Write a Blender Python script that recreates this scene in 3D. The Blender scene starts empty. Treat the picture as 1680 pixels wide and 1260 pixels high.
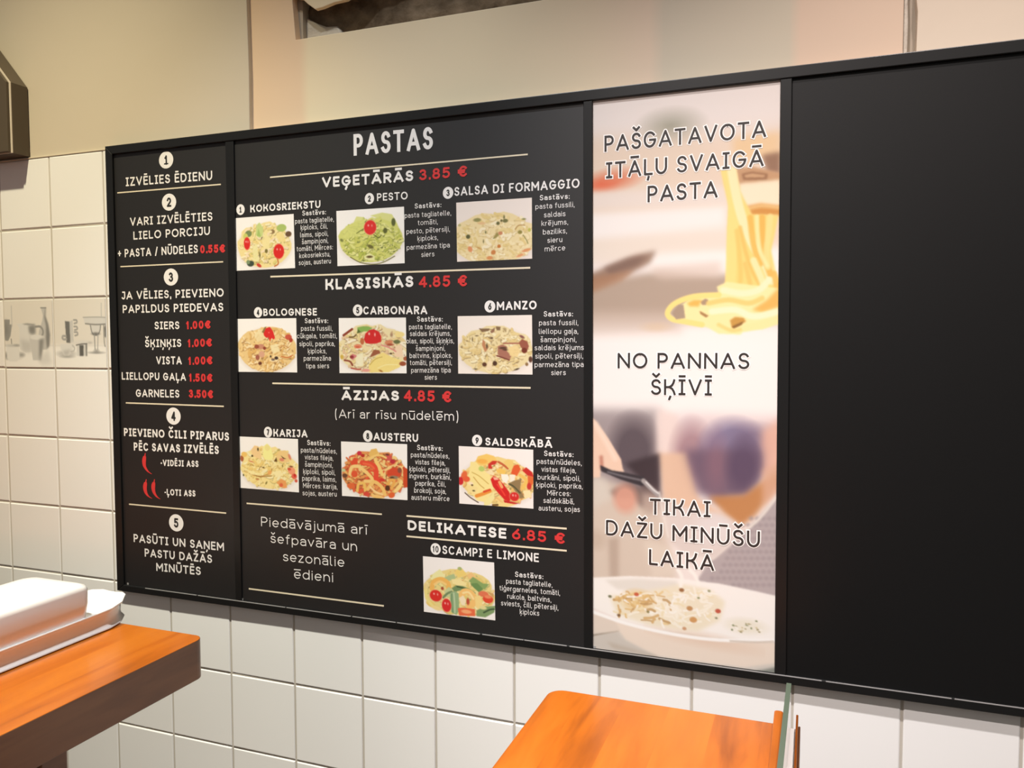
import bpy, bmesh, math, random
import numpy as np
from mathutils import Vector, Matrix

C = bpy.context.scene.collection
scene = bpy.context.scene

# ------------------------------------------------------------------ camera, light, exposure
cam_data = bpy.data.cameras.new('camera')
cam = bpy.data.objects.new('camera', cam_data)
C.objects.link(cam)
cam_data.sensor_fit = 'HORIZONTAL'
cam_data.sensor_width = 36.0
cam_data.lens = 36.0 * 1308.34 / 1680.0
cam_data.clip_start = 0.02
_r = Matrix(((0.93601042, 0.35196607, -0.00209534),
             (0.01593478, -0.04832211, -0.99870469),
             (-0.35161141, 0.9347646, -0.0508385)))      # rows: right, down, forward
_right, _down, _fwd = _r[0], _r[1], _r[2]
_m = Matrix((( _right[0], -_down[0], -_fwd[0], 1.67304879),
             ( _right[1], -_down[1], -_fwd[1], -1.25853393),
             ( _right[2], -_down[2], -_fwd[2], 1.55011287),
             (0, 0, 0, 1)))
cam.matrix_world = _m
scene.camera = cam

world = bpy.data.worlds.new('world')
scene.world = world
world.use_nodes = True
_wn, _wl = world.node_tree.nodes, world.node_tree.links
bgn = _wn['Background']
_tc = _wn.new('ShaderNodeTexCoord')
_sp = _wn.new('ShaderNodeSeparateXYZ')
_cr = _wn.new('ShaderNodeValToRGB')          # room light: dim low down, brighter towards the ceiling
_cr.color_ramp.elements[0].position = 0.0
_cr.color_ramp.elements[0].color = (0.045, 0.040, 0.036, 1)
_cr.color_ramp.elements[1].position = 0.75
_cr.color_ramp.elements[1].color = (0.42, 0.395, 0.375, 1)
_mr = _wn.new('ShaderNodeMapRange')
_mr.inputs[1].default_value = -0.5
_mr.inputs[2].default_value = 1.0
_wl.new(_tc.outputs['Generated'], _sp.inputs[0])
_wl.new(_sp.outputs['Z'], _mr.inputs[0])
_wl.new(_mr.outputs[0], _cr.inputs[0])
_wl.new(_cr.outputs[0], bgn.inputs['Color'])
bgn.inputs['Strength'].default_value = 0.72


def lamp(name, loc, power, col, radius=0.03, spot=None, aim=None, blend=0.6):
    d = bpy.data.lights.new(name, 'SPOT' if spot else 'POINT')
    d.energy = power
    d.color = col
    d.shadow_soft_size = radius
    o = bpy.data.objects.new(name, d)
    o.location = loc
    if spot:
        d.spot_size = math.radians(spot)
        d.spot_blend = blend
        v = Vector(aim) - Vector(loc)
        o.rotation_euler = v.to_track_quat('-Z', 'Y').to_euler()
    C.objects.link(o)
    return o


# high ceiling spotlights that wash the wall steeply from above, and two further out in the room
lamp('ceiling_spot', (0.42, -1.02, 3.5), 290, (1.0, 0.90, 0.62), 0.035, 66, (0.12, -0.30, 0.7), 1.0)
lamp('ceiling_spot', (1.05, -1.02, 3.5), 262, (0.92, 0.96, 1.0), 0.035, 58, (1.0, -0.32, 0.6), 1.0)
lamp('ceiling_spot', (1.95, -1.02, 3.5), 225, (1.0, 0.90, 0.86), 0.035, 58, (1.95, -0.32, 0.6), 1.0)
lamp('ceiling_spot', (1.05, -1.75, 3.4), 270, (1.0, 0.90, 0.86), 0.035, 46, (2.02, -0.05, 1.0), 1.0)

scene.view_settings.view_transform = 'Standard'
scene.view_settings.look = 'None'
scene.view_settings.exposure = 0.0
scene.view_settings.gamma = 1.0
scene.view_settings.use_curve_mapping = False

# ------------------------------------------------------------------ helpers


def s2l(c):
    c = np.asarray(c, dtype=float) / 255.0
    return np.where(c <= 0.04045, c / 12.92, ((c + 0.055) / 1.055) ** 2.4)


def mat(name, col, rough=0.5, spec=0.5, coat=0.0, coat_rough=0.1, metal=0.0):
    m = bpy.data.materials.new(name)
    m.use_nodes = True
    b = m.node_tree.nodes['Principled BSDF']
    b.inputs['Base Color'].default_value = (*col, 1)
    b.inputs['Roughness'].default_value = rough
    b.inputs['Specular IOR Level'].default_value = spec
    b.inputs['Coat Weight'].default_value = coat
    b.inputs['Coat Roughness'].default_value = coat_rough
    b.inputs['Metallic'].default_value = metal
    return m


def nodes(m):
    return m.node_tree.nodes, m.node_tree.links, m.node_tree.nodes['Principled BSDF']


def add_noise_bump(m, scale, strength, dist=0.002, detail=4):
    n, l, b = nodes(m)
    tc = n.new('ShaderNodeTexCoord')
    t = n.new('ShaderNodeTexNoise')
    t.inputs['Scale'].default_value = scale
    t.inputs['Detail'].default_value = detail
    bp = n.new('ShaderNodeBump')
    bp.inputs['Strength'].default_value = strength
    bp.inputs['Distance'].default_value = dist
    l.new(tc.outputs['Object'], t.inputs['Vector'])
    l.new(t.outputs['Fac'], bp.inputs['Height'])
    l.new(bp.outputs['Normal'], b.inputs['Normal'])
    return tc, t


def link(name, me, m, parent=None):
    o = bpy.data.objects.new(name, me)
    C.objects.link(o)
    ms = m if isinstance(m, (list, tuple)) else [m]
    for k in ms:
        me.materials.append(k)
    if parent is not None:
        o.parent = parent
    return o


def from_bm(name, bm, m, parent=None, smooth=False):
    me = bpy.data.meshes.new(name)
    bmesh.ops.recalc_face_normals(bm, faces=bm.faces)
    bm.to_mesh(me)
    bm.free()
    if smooth:
        for p in me.polygons:
            p.use_smooth = True
    return link(name, me, m, parent)


def tag(o, label=None, cat=None, group=None, kind=None):
    if label:
        o['label'] = label
    if cat:
        o['category'] = cat
    if group:
        o['group'] = group
    if kind:
        o['kind'] = kind
    return o


def empty(name, loc=(0, 0, 0)):
    o = bpy.data.objects.new(name, None)
    o.location = loc
    o.empty_display_size = 0.05
    C.objects.link(o)
    return o


def box(bm, x0, x1, y0, y1, z0, z1, bevel=0.0, seg=2):
    vs = [bm.verts.new(p) for p in ((x0, y0, z0), (x1, y0, z0), (x1, y1, z0), (x0, y1, z0),
                                    (x0, y0, z1), (x1, y0, z1), (x1, y1, z1), (x0, y1, z1))]
    fs = [bm.faces.new([vs[i] for i in f]) for f in
          ((0, 1, 2, 3), (4, 5, 6, 7), (0, 1, 5, 4), (1, 2, 6, 5), (2, 3, 7, 6), (3, 0, 4, 7))]
    bmesh.ops.recalc_face_normals(bm, faces=fs)
    if bevel:
        es = set()
        for f in fs:
            es.update(f.edges)
        bmesh.ops.bevel(bm, geom=list(es), offset=bevel, segments=seg, affect='EDGES', profile=0.5)


def prism(bm, pts, lo, hi, axis='y', bevel=0.0, seg=2):
    """extrude a polygon; axis y: pts are (x,z); axis z: pts are (x,y)"""
    def P(a, b, t):
        return (a, t, b) if axis == 'y' else (a, b, t)
    A = [bm.verts.new(P(a, b, lo)) for a, b in pts]
    B = [bm.verts.new(P(a, b, hi)) for a, b in pts]
    fs = [bm.faces.new(A), bm.faces.new(B[::-1])]
    n = len(pts)
    for i in range(n):
        fs.append(bm.faces.new((A[i], A[(i + 1) % n], B[(i + 1) % n], B[i])))
    bmesh.ops.recalc_face_normals(bm, faces=fs)
    if bevel:
        es = set()
        for f in fs[:2]:
            es.update(f.edges)
        bmesh.ops.bevel(bm, geom=list(es), offset=bevel, segments=seg, affect='EDGES', profile=0.5)


def rounded(x0, x1, y0, y1, r, n=6):
    """r: radius for corners (x1,y1),(x0,y1),(x0,y0),(x1,y0)"""
    out = []
    for (cx, cy, a0), rr in zip(((x1, y1, 0), (x0, y1, 90), (x0, y0, 180), (x1, y0, 270)), r):
        if rr <= 0:
            out.append((cx, cy))
            continue
        ox = cx - rr if cx == x1 else cx + rr
        oy = cy - rr if cy == y1 else cy + rr
        for k in range(n + 1):
            a = math.radians(a0 + 90 * k / n)
            out.append((ox + rr * math.cos(a), oy + rr * math.sin(a)))
    return out


# ------------------------------------------------------------------ raster printing (colours of printed pictures)


def blur1(a, s):
    if s < 0.25:
        return a
    r = max(1, int(math.ceil(2.6 * s)))
    k = np.exp(-0.5 * (np.arange(-r, r + 1) / s) ** 2)
    k /= k.sum()
    p = np.pad(a, ((r, r), (0, 0)), mode='edge')
    a = sum(k[i] * p[i:i + a.shape[0]] for i in range(2 * r + 1))
    p = np.pad(a, ((0, 0), (r, r)), mode='edge')
    return sum(k[i] * p[:, i:i + a.shape[1]] for i in range(2 * r + 1))


def mix(img, x0, y0, m, col, alpha):
    h, w = m.shape
    reg = img[y0:y0 + h, x0:x0 + w]
    m = (m * alpha)[..., None]
    reg *= (1 - m)
    reg += m * np.array(col, dtype=float)


def window(img, xa, xb, ya, yb):
    H, W = img.shape[:2]
    return max(0, int(xa)), min(W, int(xb) + 2), max(0, int(ya)), min(H, int(yb) + 2)


def op_ellipse(img, cx, cy, rx, ry, ang, blur, col, alpha=1):
    r = max(rx, ry) + 3 * blur + 2
    x0, x1, y0, y1 = window(img, cx - r, cx + r, cy - r, cy + r)
    if x1 <= x0 or y1 <= y0:
        return
    Y, X = np.mgrid[y0:y1, x0:x1].astype(float)
    a = math.radians(ang)
    u = ((X - cx) * math.cos(a) + (Y - cy) * math.sin(a)) / max(rx, .3)
    v = (-(X - cx) * math.sin(a) + (Y - cy) * math.cos(a)) / max(ry, .3)
    d = (np.sqrt(u * u + v * v) - 1) * min(rx, ry)
    b = max(blur, 0.6)
    mix(img, x0, y0, np.clip(0.5 - d / (2 * b), 0, 1), col, alpha)


def op_poly(img, pts, blur, col, alpha=1):
    xs = [p[0] for p in pts]
    ys = [p[1] for p in pts]
    r = 3 * blur + 2
    H, W = img.shape[:2]
    x0, x1, y0, y1 = window(img, min(xs) - r, max(xs) + r, min(ys) - r, max(ys) + r)
    if x1 <= x0 or y1 <= y0:
        return
    Y, X = np.mgrid[y0:y1, x0:x1].astype(float)
    ins = np.zeros(X.shape)
    for oy in (-.25, .25):
        for ox in (-.25, .25):
            c = np.zeros(X.shape, bool)
            for i in range(len(pts)):
                xa, ya = pts[i]
                xb, yb = pts[i - 1]
                if ya == yb:
                    continue
                k = ((ya > Y + oy) != (yb > Y + oy)) & (X + ox < (xb - xa) * (Y + oy - ya) / (yb - ya) + xa)
                c ^= k
            ins += c * .25
    mix(img, x0, y0, blur1(ins, blur * .6), col, alpha)


def smooth_path(pts, n=5):
    if len(pts) < 3:
        return pts
    out = []
    P = [pts[0]] + list(pts) + [pts[-1]]
    for i in range(1, len(P) - 2):
        for k in range(n):
            t = k / n
            q = []
            for d in (0, 1):
                a, b, c, e = P[i - 1][d], P[i][d], P[i + 1][d], P[i + 2][d]
                q.append(.5 * (2 * b + (c - a) * t + (2 * a - 5 * b + 4 * c - e) * t * t + (3 * b - a - 3 * c + e) * t ** 3))
            out.append(tuple(q))
    out.append(pts[-1])
    return out


def op_line(img, pts, w, blur, col, alpha=1):
    pts = smooth_path(pts)
    xs = [p[0] for p in pts]
    ys = [p[1] for p in pts]
    r = w + 2 * blur + 2
    x0, x1, y0, y1 = window(img, min(xs) - r, max(xs) + r, min(ys) - r, max(ys) + r)
    if x1 <= x0 or y1 <= y0:
        return
    Y, X = np.mgrid[y0:y1, x0:x1].astype(float)
    d = np.full(X.shape, 1e9)
    for (xa, ya), (xb, yb) in zip(pts[:-1], pts[1:]):
        dx, dy = xb - xa, yb - ya
        L = dx * dx + dy * dy + 1e-9
        t = np.clip(((X - xa) * dx + (Y - ya) * dy) / L, 0, 1)
        d = np.minimum(d, (X - xa - t * dx) ** 2 + (Y - ya - t * dy) ** 2)
    b = max(blur, .5)
    mix(img, x0, y0, np.clip(.5 - (np.sqrt(d) - w / 2) / (2 * b), 0, 1), col, alpha)


def run_ops(img, ops):
    for o in ops:
        if o[0] == 'E':
            op_ellipse(img, *o[1:])
        elif o[0] == 'P':
            op_poly(img, *o[1:])
        else:
            op_line(img, *o[1:])


def print_mat(name, rough=0.35, coat=0.0):
    m = mat(name, (1, 1, 1), rough, 0.4, coat)
    n, l, b = nodes(m)
    a = n.new('ShaderNodeAttribute')
    a.attribute_name = 'print'
    l.new(a.outputs['Color'], b.inputs['Base Color'])
    return m


def print_mesh(name, img, corners, y, m, parent=None, gain=1.0):
    """img (H,W,3) sRGB 0..255 on the quad corners TL,TR,BR,BL given as (x,z)"""
    H, W = img.shape[:2]
    u = np.linspace(0, 1, W)[None, :, None]
    v = np.linspace(0, 1, H)[:, None, None]
    tl, tr, br, bl = [np.array(c, float)[None, None] for c in corners]
    P = (1 - v) * ((1 - u) * tl + u * tr) + v * ((1 - u) * bl + u * br)
    co = np.empty((H * W, 3), np.float32)
    co[:, 0] = P[..., 0].ravel()
    co[:, 1] = y
    co[:, 2] = P[..., 1].ravel()
    idx = np.arange(H * W).reshape(H, W)
    q = np.stack([idx[:-1, :-1], idx[1:, :-1], idx[1:, 1:], idx[:-1, 1:]], -1).reshape(-1, 4)
    me = bpy.data.meshes.new(name)
    me.vertices.add(H * W)
    me.vertices.foreach_set('co', co.ravel())
    me.loops.add(q.size)
    me.loops.foreach_set('vertex_index', q.ravel().astype(np.int32))
    me.polygons.add(len(q))
    me.polygons.foreach_set('loop_start', np.arange(0, q.size, 4, dtype=np.int32))
    at = me.color_attributes.new('print', 'FLOAT_COLOR', 'POINT')
    c = np.ones((H * W, 4), np.float32)
    c[:, :3] = np.clip(s2l(np.clip(img, 0, 255)).reshape(-1, 3) * gain, 0, .95)
    at.data.foreach_set('color', c.ravel())
    me.update(calc_edges=True)
    return link(name, me, m, parent)


# ------------------------------------------------------------------ stroke lettering


def ell(cx, cy, rx, ry, a0, a1, n=None):
    n = n or max(3, int(abs(a1 - a0) / 18))
    return [(cx + rx * math.cos(math.radians(a0 + (a1 - a0) * k / n)),
             cy + ry * math.sin(math.radians(a0 + (a1 - a0) * k / n))) for k in range(n + 1)]


ST = [(0, 0), (0, 1)]
O_ = ell(.5, .5, .5, .5, 90, 450)
S_ = ell(.5, .755, .45, .245, 22, 270) + ell(.5, .255, .5, .255, 90, -158)[1:]
CAPS = {
    'A': (.8, [[(0, 0), (.5, 1), (1, 0)], [(.17, .28), (.83, .28)]]),
    'B': (.62, [ST, [(0, 1), (.45, 1)] + ell(.5, .77, .38, .23, 90, -90) + [(0, .54)], [(0, .54), (.5, .54)] + ell(.5, .27, .5, .27, 90, -90) + [(0, 0)]]),
    'C': (.74, [ell(.54, .5, .54, .5, 48, 312)]),
    'D': (.72, [[(0, 0), (0, 1), (.38, 1)] + ell(.4, .5, .6, .5, 90, -90) + [(0, 0)]]),
    'E': (.56, [[(1, 1), (0, 1), (0, 0), (1, 0)], [(0, .52), (.88, .52)]]),
    'F': (.54, [[(1, 1), (0, 1), (0, 0)], [(0, .5), (.85, .5)]]),
    'G': (.78, [ell(.5, .5, .5, .5, 42, 345), [(1, .47), (.52, .47)]]),
    'H': (.68, [ST, [(1, 0), (1, 1)], [(0, .5), (1, .5)]]),
    'I': (.40, [[(.5, 0), (.5, 1)], [(0, 1), (1, 1)], [(0, 0), (1, 0)]]),
    'J': (.52, [[(.3, 1), (1, 1), (1, .35)] + ell(.5, .33, .5, .33, 0, -145)]),
    'K': (.68, [ST, [(.95, 1), (.88, .82), (.72, .62), (.45, .5), (0, .5)], [(.45, .5), (.74, .38), (.92, .18), (1, 0)]]),
    'L': (.54, [[(0, 1), (0, 0), (1, 0)]]),
    'M': (.86, [[(0, 0), (0, 1), (.5, .32), (1, 1), (1, 0)]]),
    'N': (.74, [[(0, 0), (0, 1), (1, 0), (1, 1)]]),
    'O': (.86, [O_]),
    'P': (.60, [ST, [(0, 1), (.45, 1)] + ell(.5, .72, .5, .28, 90, -90) + [(0, .44)]]),
    'R': (.64, [ST, [(0, 1), (.45, 1)] + ell(.5, .73, .5, .27, 90, -90) + [(0, .46)], [(.45, .46), (1, 0)]]),
    'S': (.60, [S_]),
    'T': (.66, [[(0, 1), (1, 1)], [(.5, 1), (.5, 0)]]),
    'U': (.70, [[(0, 1), (0, .42)] + ell(.5, .42, .5, .42, 180, 360) + [(1, 1)]]),
    'V': (.76, [[(0, 1), (.5, 0), (1, 1)]]),
    'Z': (.62, [[(0, 1), (1, 1), (0, 0), (1, 0)]]),
    '0': (.60, [O_]),
    '1': (.36, [[(0, .78), (.62, 1), (.62, 0)]]),
    '2': (.56, [ell(.5, .7, .48, .3, 165, -35) + [(0, 0), (1, 0)]]),
    '3': (.58, [ell(.48, .765, .42, .235, 150, -90) + ell(.5, .265, .5, .265, 90, -155)]),
    '4': (.66, [[(.74, 0), (.74, 1), (0, .26), (1, .26)]]),
    '5': (.58, [[(.92, 1), (.14, 1), (.1, .56)] + ell(.48, .32, .52, .32, 125, -150)]),
    '6': (.60, [[(.78, 1), (.12, .48)], ell(.5, .31, .5, .31, 0, 360)]),
    '7': (.54, [[(0, 1), (1, 1), (.38, 0)]]),
    '8': (.60, [ell(.5, .76, .4, .24, 90, 450), ell(.5, .27, .5, .27, 90, 450)]),
    '9': (.60, [[(.22, 0), (.88, .52)], ell(.5, .69, .5, .31, 0, 360)]),
    '€': (.72, [ell(.6, .5, .46, .5, 46, 314), [(0, .61), (.72, .61)], [(0, .39), (.66, .39)]]),
    '+': (.50, [[(.5, .2), (.5, .8)], [(0, .5), (1, .5)]]),
    '/': (.42, [[(0, -.05), (1, 1.05)]]),
    '-': (.28, [[(0, .42), (1, .42)]]),
    '(': (.24, [ell(1.0, .42, 1.0, .72, 115, 245)]),
    ')': (.24, [ell(0.0, .42, 1.0, .72, 65, -65)]),
    '.': (.10, [[(.5, 0), (.5, .02)]]),
    ',': (.12, [[(.7, .03), (.2, -.14)]]),
    ':': (.10, [[(.5, .0), (.5, .02)], [(.5, .55), (.5, .57)]]),
}
# lower case: y 0..1 is the x-height, 2 the ascender line, -1 the descender line
LOW = {
    'a': (.54, [ell(.5, .66, .5, .34, 152, 0) + [(1, 0)], [(1, .58), (.42, .58)] + ell(.42, .29, .42, .29, 90, 270) + [(.7, .02), (1, .16)]]),
    'b': (.62, [O_, [(0, 2), (0, 0)]]),
    'c': (.54, [ell(.54, .5, .54, .5, 48, 312)]),
    'd': (.62, [O_, [(1, 2), (1, 0)]]),
    'e': (.60, [[(0, .5), (1, .5)] + ell(.5, .5, .5, .5, 0, 312)]),
    'f': (.40, [[(.36, 0), (.36, 1.5)] + ell(.8, 1.5, .44, .5, 180, 75)[1:], [(0, 1), (.9, 1)]]),
    'g': (.62, [O_, [(1, 1), (1, -.45)] + ell(.5, -.45, .5, .55, 0, -145)]),
    'h': (.56, [[(0, 2), (0, 0)], [(0, .55)] + ell(.5, .5, .5, .5, 180, 0) + [(1, 0)]]),
    'i': (.12, [[(.5, 1), (.5, 0)], [(.5, 1.75), (.5, 1.8)]]),
    'j': (.22, [[(.8, 1), (.8, -.5)] + ell(.1, -.5, .7, .5, 0, -100), [(.8, 1.75), (.8, 1.8)]]),
    'k': (.54, [[(0, 2), (0, 0)], [(.92, 1), (.3, .5), (0, .5)], [(.3, .5), (1, 0)]]),
    'l': (.22, [[(0, 2), (0, .3)] + ell(.8, .3, .8, .3, 180, 275)]),
    'm': (.92, [ST, [(0, .55)] + ell(.25, .6, .25, .4, 180, 0) + [(.5, 0)], [(.5, .55)] + ell(.75, .6, .25, .4, 180, 0) + [(1, 0)]]),
    'n': (.56, [ST, [(0, .55)] + ell(.5, .5, .5, .5, 180, 0) + [(1, 0)]]),
    'o': (.64, [O_]),
    'p': (.62, [[(0, 1), (0, -1)], O_]),
    'r': (.36, [ST, [(0, .5)] + ell(.8, .45, .8, .55, 170, 85)]),
    's': (.50, [S_]),
    't': (.38, [[(.36, 1.7), (.36, .3)] + ell(.8, .3, .44, .3, 180, 285), [(0, 1), (.95, 1)]]),
    'u': (.56, [[(0, 1), (0, .5)] + ell(.5, .5, .5, .5, 180, 360) + [(1, 1)], [(1, 1), (1, 0)]]),
    'v': (.56, [[(0, 1), (.5, 0), (1, 1)]]),
    'z': (.50, [[(0, 1), (1, 1), (0, 0), (1, 0)]]),
}
DIA = {'Ā': ('A', 'm'), 'Ē': ('E', 'm'), 'Ī': ('I', 'm'), 'Ū': ('U', 'm'), 'Š': ('S', 'v'), 'Č': ('C', 'v'), 'Ž': ('Z', 'v'),
       'Ķ': ('K', 'c'), 'Ņ': ('N', 'c'), 'Ļ': ('L', 'c'), 'Ģ': ('G', 'c'),
       'ā': ('a', 'm'), 'ē': ('e', 'm'), 'ī': ('i', 'm'), 'ū': ('u', 'm'), 'š': ('s', 'v'), 'č': ('c', 'v'), 'ž': ('z', 'v'),
       'ķ': ('k', 'c'), 'ņ': ('n', 'c'), 'ļ': ('l', 'c'), 'ģ': ('g', 't')}
XH = .72
GAP = .17


def glyph_strokes(ch, hw):
    """-> outer width, strokes as lists of (xn, y): xn 0..1 across the glyph, y in cap heights (stroke centre)"""
    base, dia = DIA.get(ch, (ch, None))
    low = base in LOW
    w, st = LOW[base] if low else CAPS[base]
    xh = XH if low else 1.0

    def my(y):
        if y < 0:
            return hw + y * (.27 if low else 1.0)
        if y <= 1:
            return hw + y * (xh - 2 * hw)
        return xh - hw + (y - 1) * (1 - xh if low else 1.0)
    if dia and base == 'i':
        st = st[:1]
    out = [[(x, my(y)) for x, y in s] for s in st]
    top = xh + (.17 if low else .15)
    if dia == 'm':
        m = (.0, 1.0) if base != 'i' else (-1.6, 2.6)
        if base in 'AEU':
            m = (.2, .8)
        out.append([(m[0], top + hw * .6), (m[1], top + hw * .6)])
    elif dia == 'v':
        out.append([(.15, top + .17), (.5, top), (.85, top + .17)])
    elif dia == 'c':
        out.append([(.55, -.11), (.45, -.26)])
    elif dia == 't':
        out.append([(.45, xh + .08), (.6, xh + .24)])
    return w, out


def strip(V, F, pts, hw, capa, capb, y, U, O):
    """mitred ribbon of half width hw along pts (2D metres)"""
    n = len(pts)
    P = [np.array(p, float) for p in pts]
    L, R = [], []
    for i in range(n):
        d0 = P[i] - P[i - 1] if i else P[1] - P[0]
        d1 = P[i + 1] - P[i] if i < n - 1 else P[i] - P[i - 1]
        d0 = d0 / (np.linalg.norm(d0) + 1e-12)
        d1 = d1 / (np.linalg.norm(d1) + 1e-12)
        t = d0 + d1
        t = t / (np.linalg.norm(t) + 1e-12)
        nn = np.array((-t[1], t[0]))
        k = hw / max(.6, float(np.dot(nn, np.array((-d0[1], d0[0])))))
        p = P[i].copy()
        if i == 0 and capa:
            p = p - d1 * hw
        if i == n - 1 and capb:
            p = p + d0 * hw
        L.append(p + nn * k)
        R.append(p - nn * k)
    b = len(V)
    for a, c in zip(L, R):
        V.append(O(a, y))
        V.append(O(c, y))
    for i in range(n - 1):
        F.append((b + 2 * i, b + 2 * i + 1, b + 2 * i + 3, b + 2 * i + 2))


def stroke2(V, F, pts, hw, y, O, ctr):
    # split at sharp corners, a small disc covers each corner
    pieces = [[pts[0]]]
    for i in range(1, len(pts)):
        pieces[-1].append(pts[i])
        if i < len(pts) - 1:
            a = np.array(pts[i]) - np.array(pts[i - 1])
            b = np.array(pts[i + 1]) - np.array(pts[i])
            ca = np.dot(a, b) / (np.linalg.norm(a) * np.linalg.norm(b) + 1e-12)
            if ca < math.cos(math.radians(42)):
                pieces.append([pts[i]])
    closed = math.dist(pts[0], pts[-1]) < 1e-6
    for k, pc in enumerate(pieces):
        if len(pc) < 2:
            continue
        ctr[0] += 1
        strip(V, F, pc, hw, k == 0 and not closed, k == len(pieces) - 1 and not closed, y - ctr[0] % 40 * 6e-6, None, O)
        if k:
            ctr[0] += 1
            b = len(V)
            m = 10
            for j in range(m):
                a = 2 * math.pi * j / m
                V.append(O((pc[0][0] + hw * math.cos(a), pc[0][1] + hw * math.sin(a)), y - ctr[0] % 40 * 6e-6))
            F.append(tuple(range(b, b + m)))


def text_geom(V, F, line, y, ctr, extra=0.0, hwmul=1.0):
    t, xa, za, xb, zb, cap, wt = line
    hw = wt / 2
    adv = []
    x = 0.0
    for ch in t:
        if ch == ' ':
            x += .42
            continue
        w, st = glyph_strokes(ch, hw)
        adv.append((x, w, st))
        x += w + GAP
    nat = x - GAP
    span = math.hypot(xb - xa, zb - za)
    sx = span / (nat * cap)
    ux, uz = (xb - xa) / span, (zb - za) / span

    def O(p, yy):
        return (xa + p[0] * ux, yy, za + p[0] * uz + p[1])
    for gx, w, st in adv:
        x0 = gx * sx * cap + hw * cap
        ww = max(1e-5, w * sx * cap - 2 * hw * cap)
        for s in st:
            pts = [(x0 + a * ww, b * cap) for a, b in s]
            stroke2(V, F, pts, hw * cap * hwmul + extra, y, O, ctr)


def poly_mesh(name, V, F, m, parent, mi=None):
    me = bpy.data.meshes.new(name)
    me.from_pydata(V, [], F)
    o = link(name, me, m, parent)
    if mi:
        me.polygons.foreach_set('material_index', mi)
    # printed faces look out of the wall
    me.update()
    bm = bmesh.new()
    bm.from_mesh(me)
    for f in bm.faces:
        f.normal_update()
        if f.normal.y > 0:
            f.normal_flip()
    bm.to_mesh(me)
    bm.free()
    return o


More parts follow.
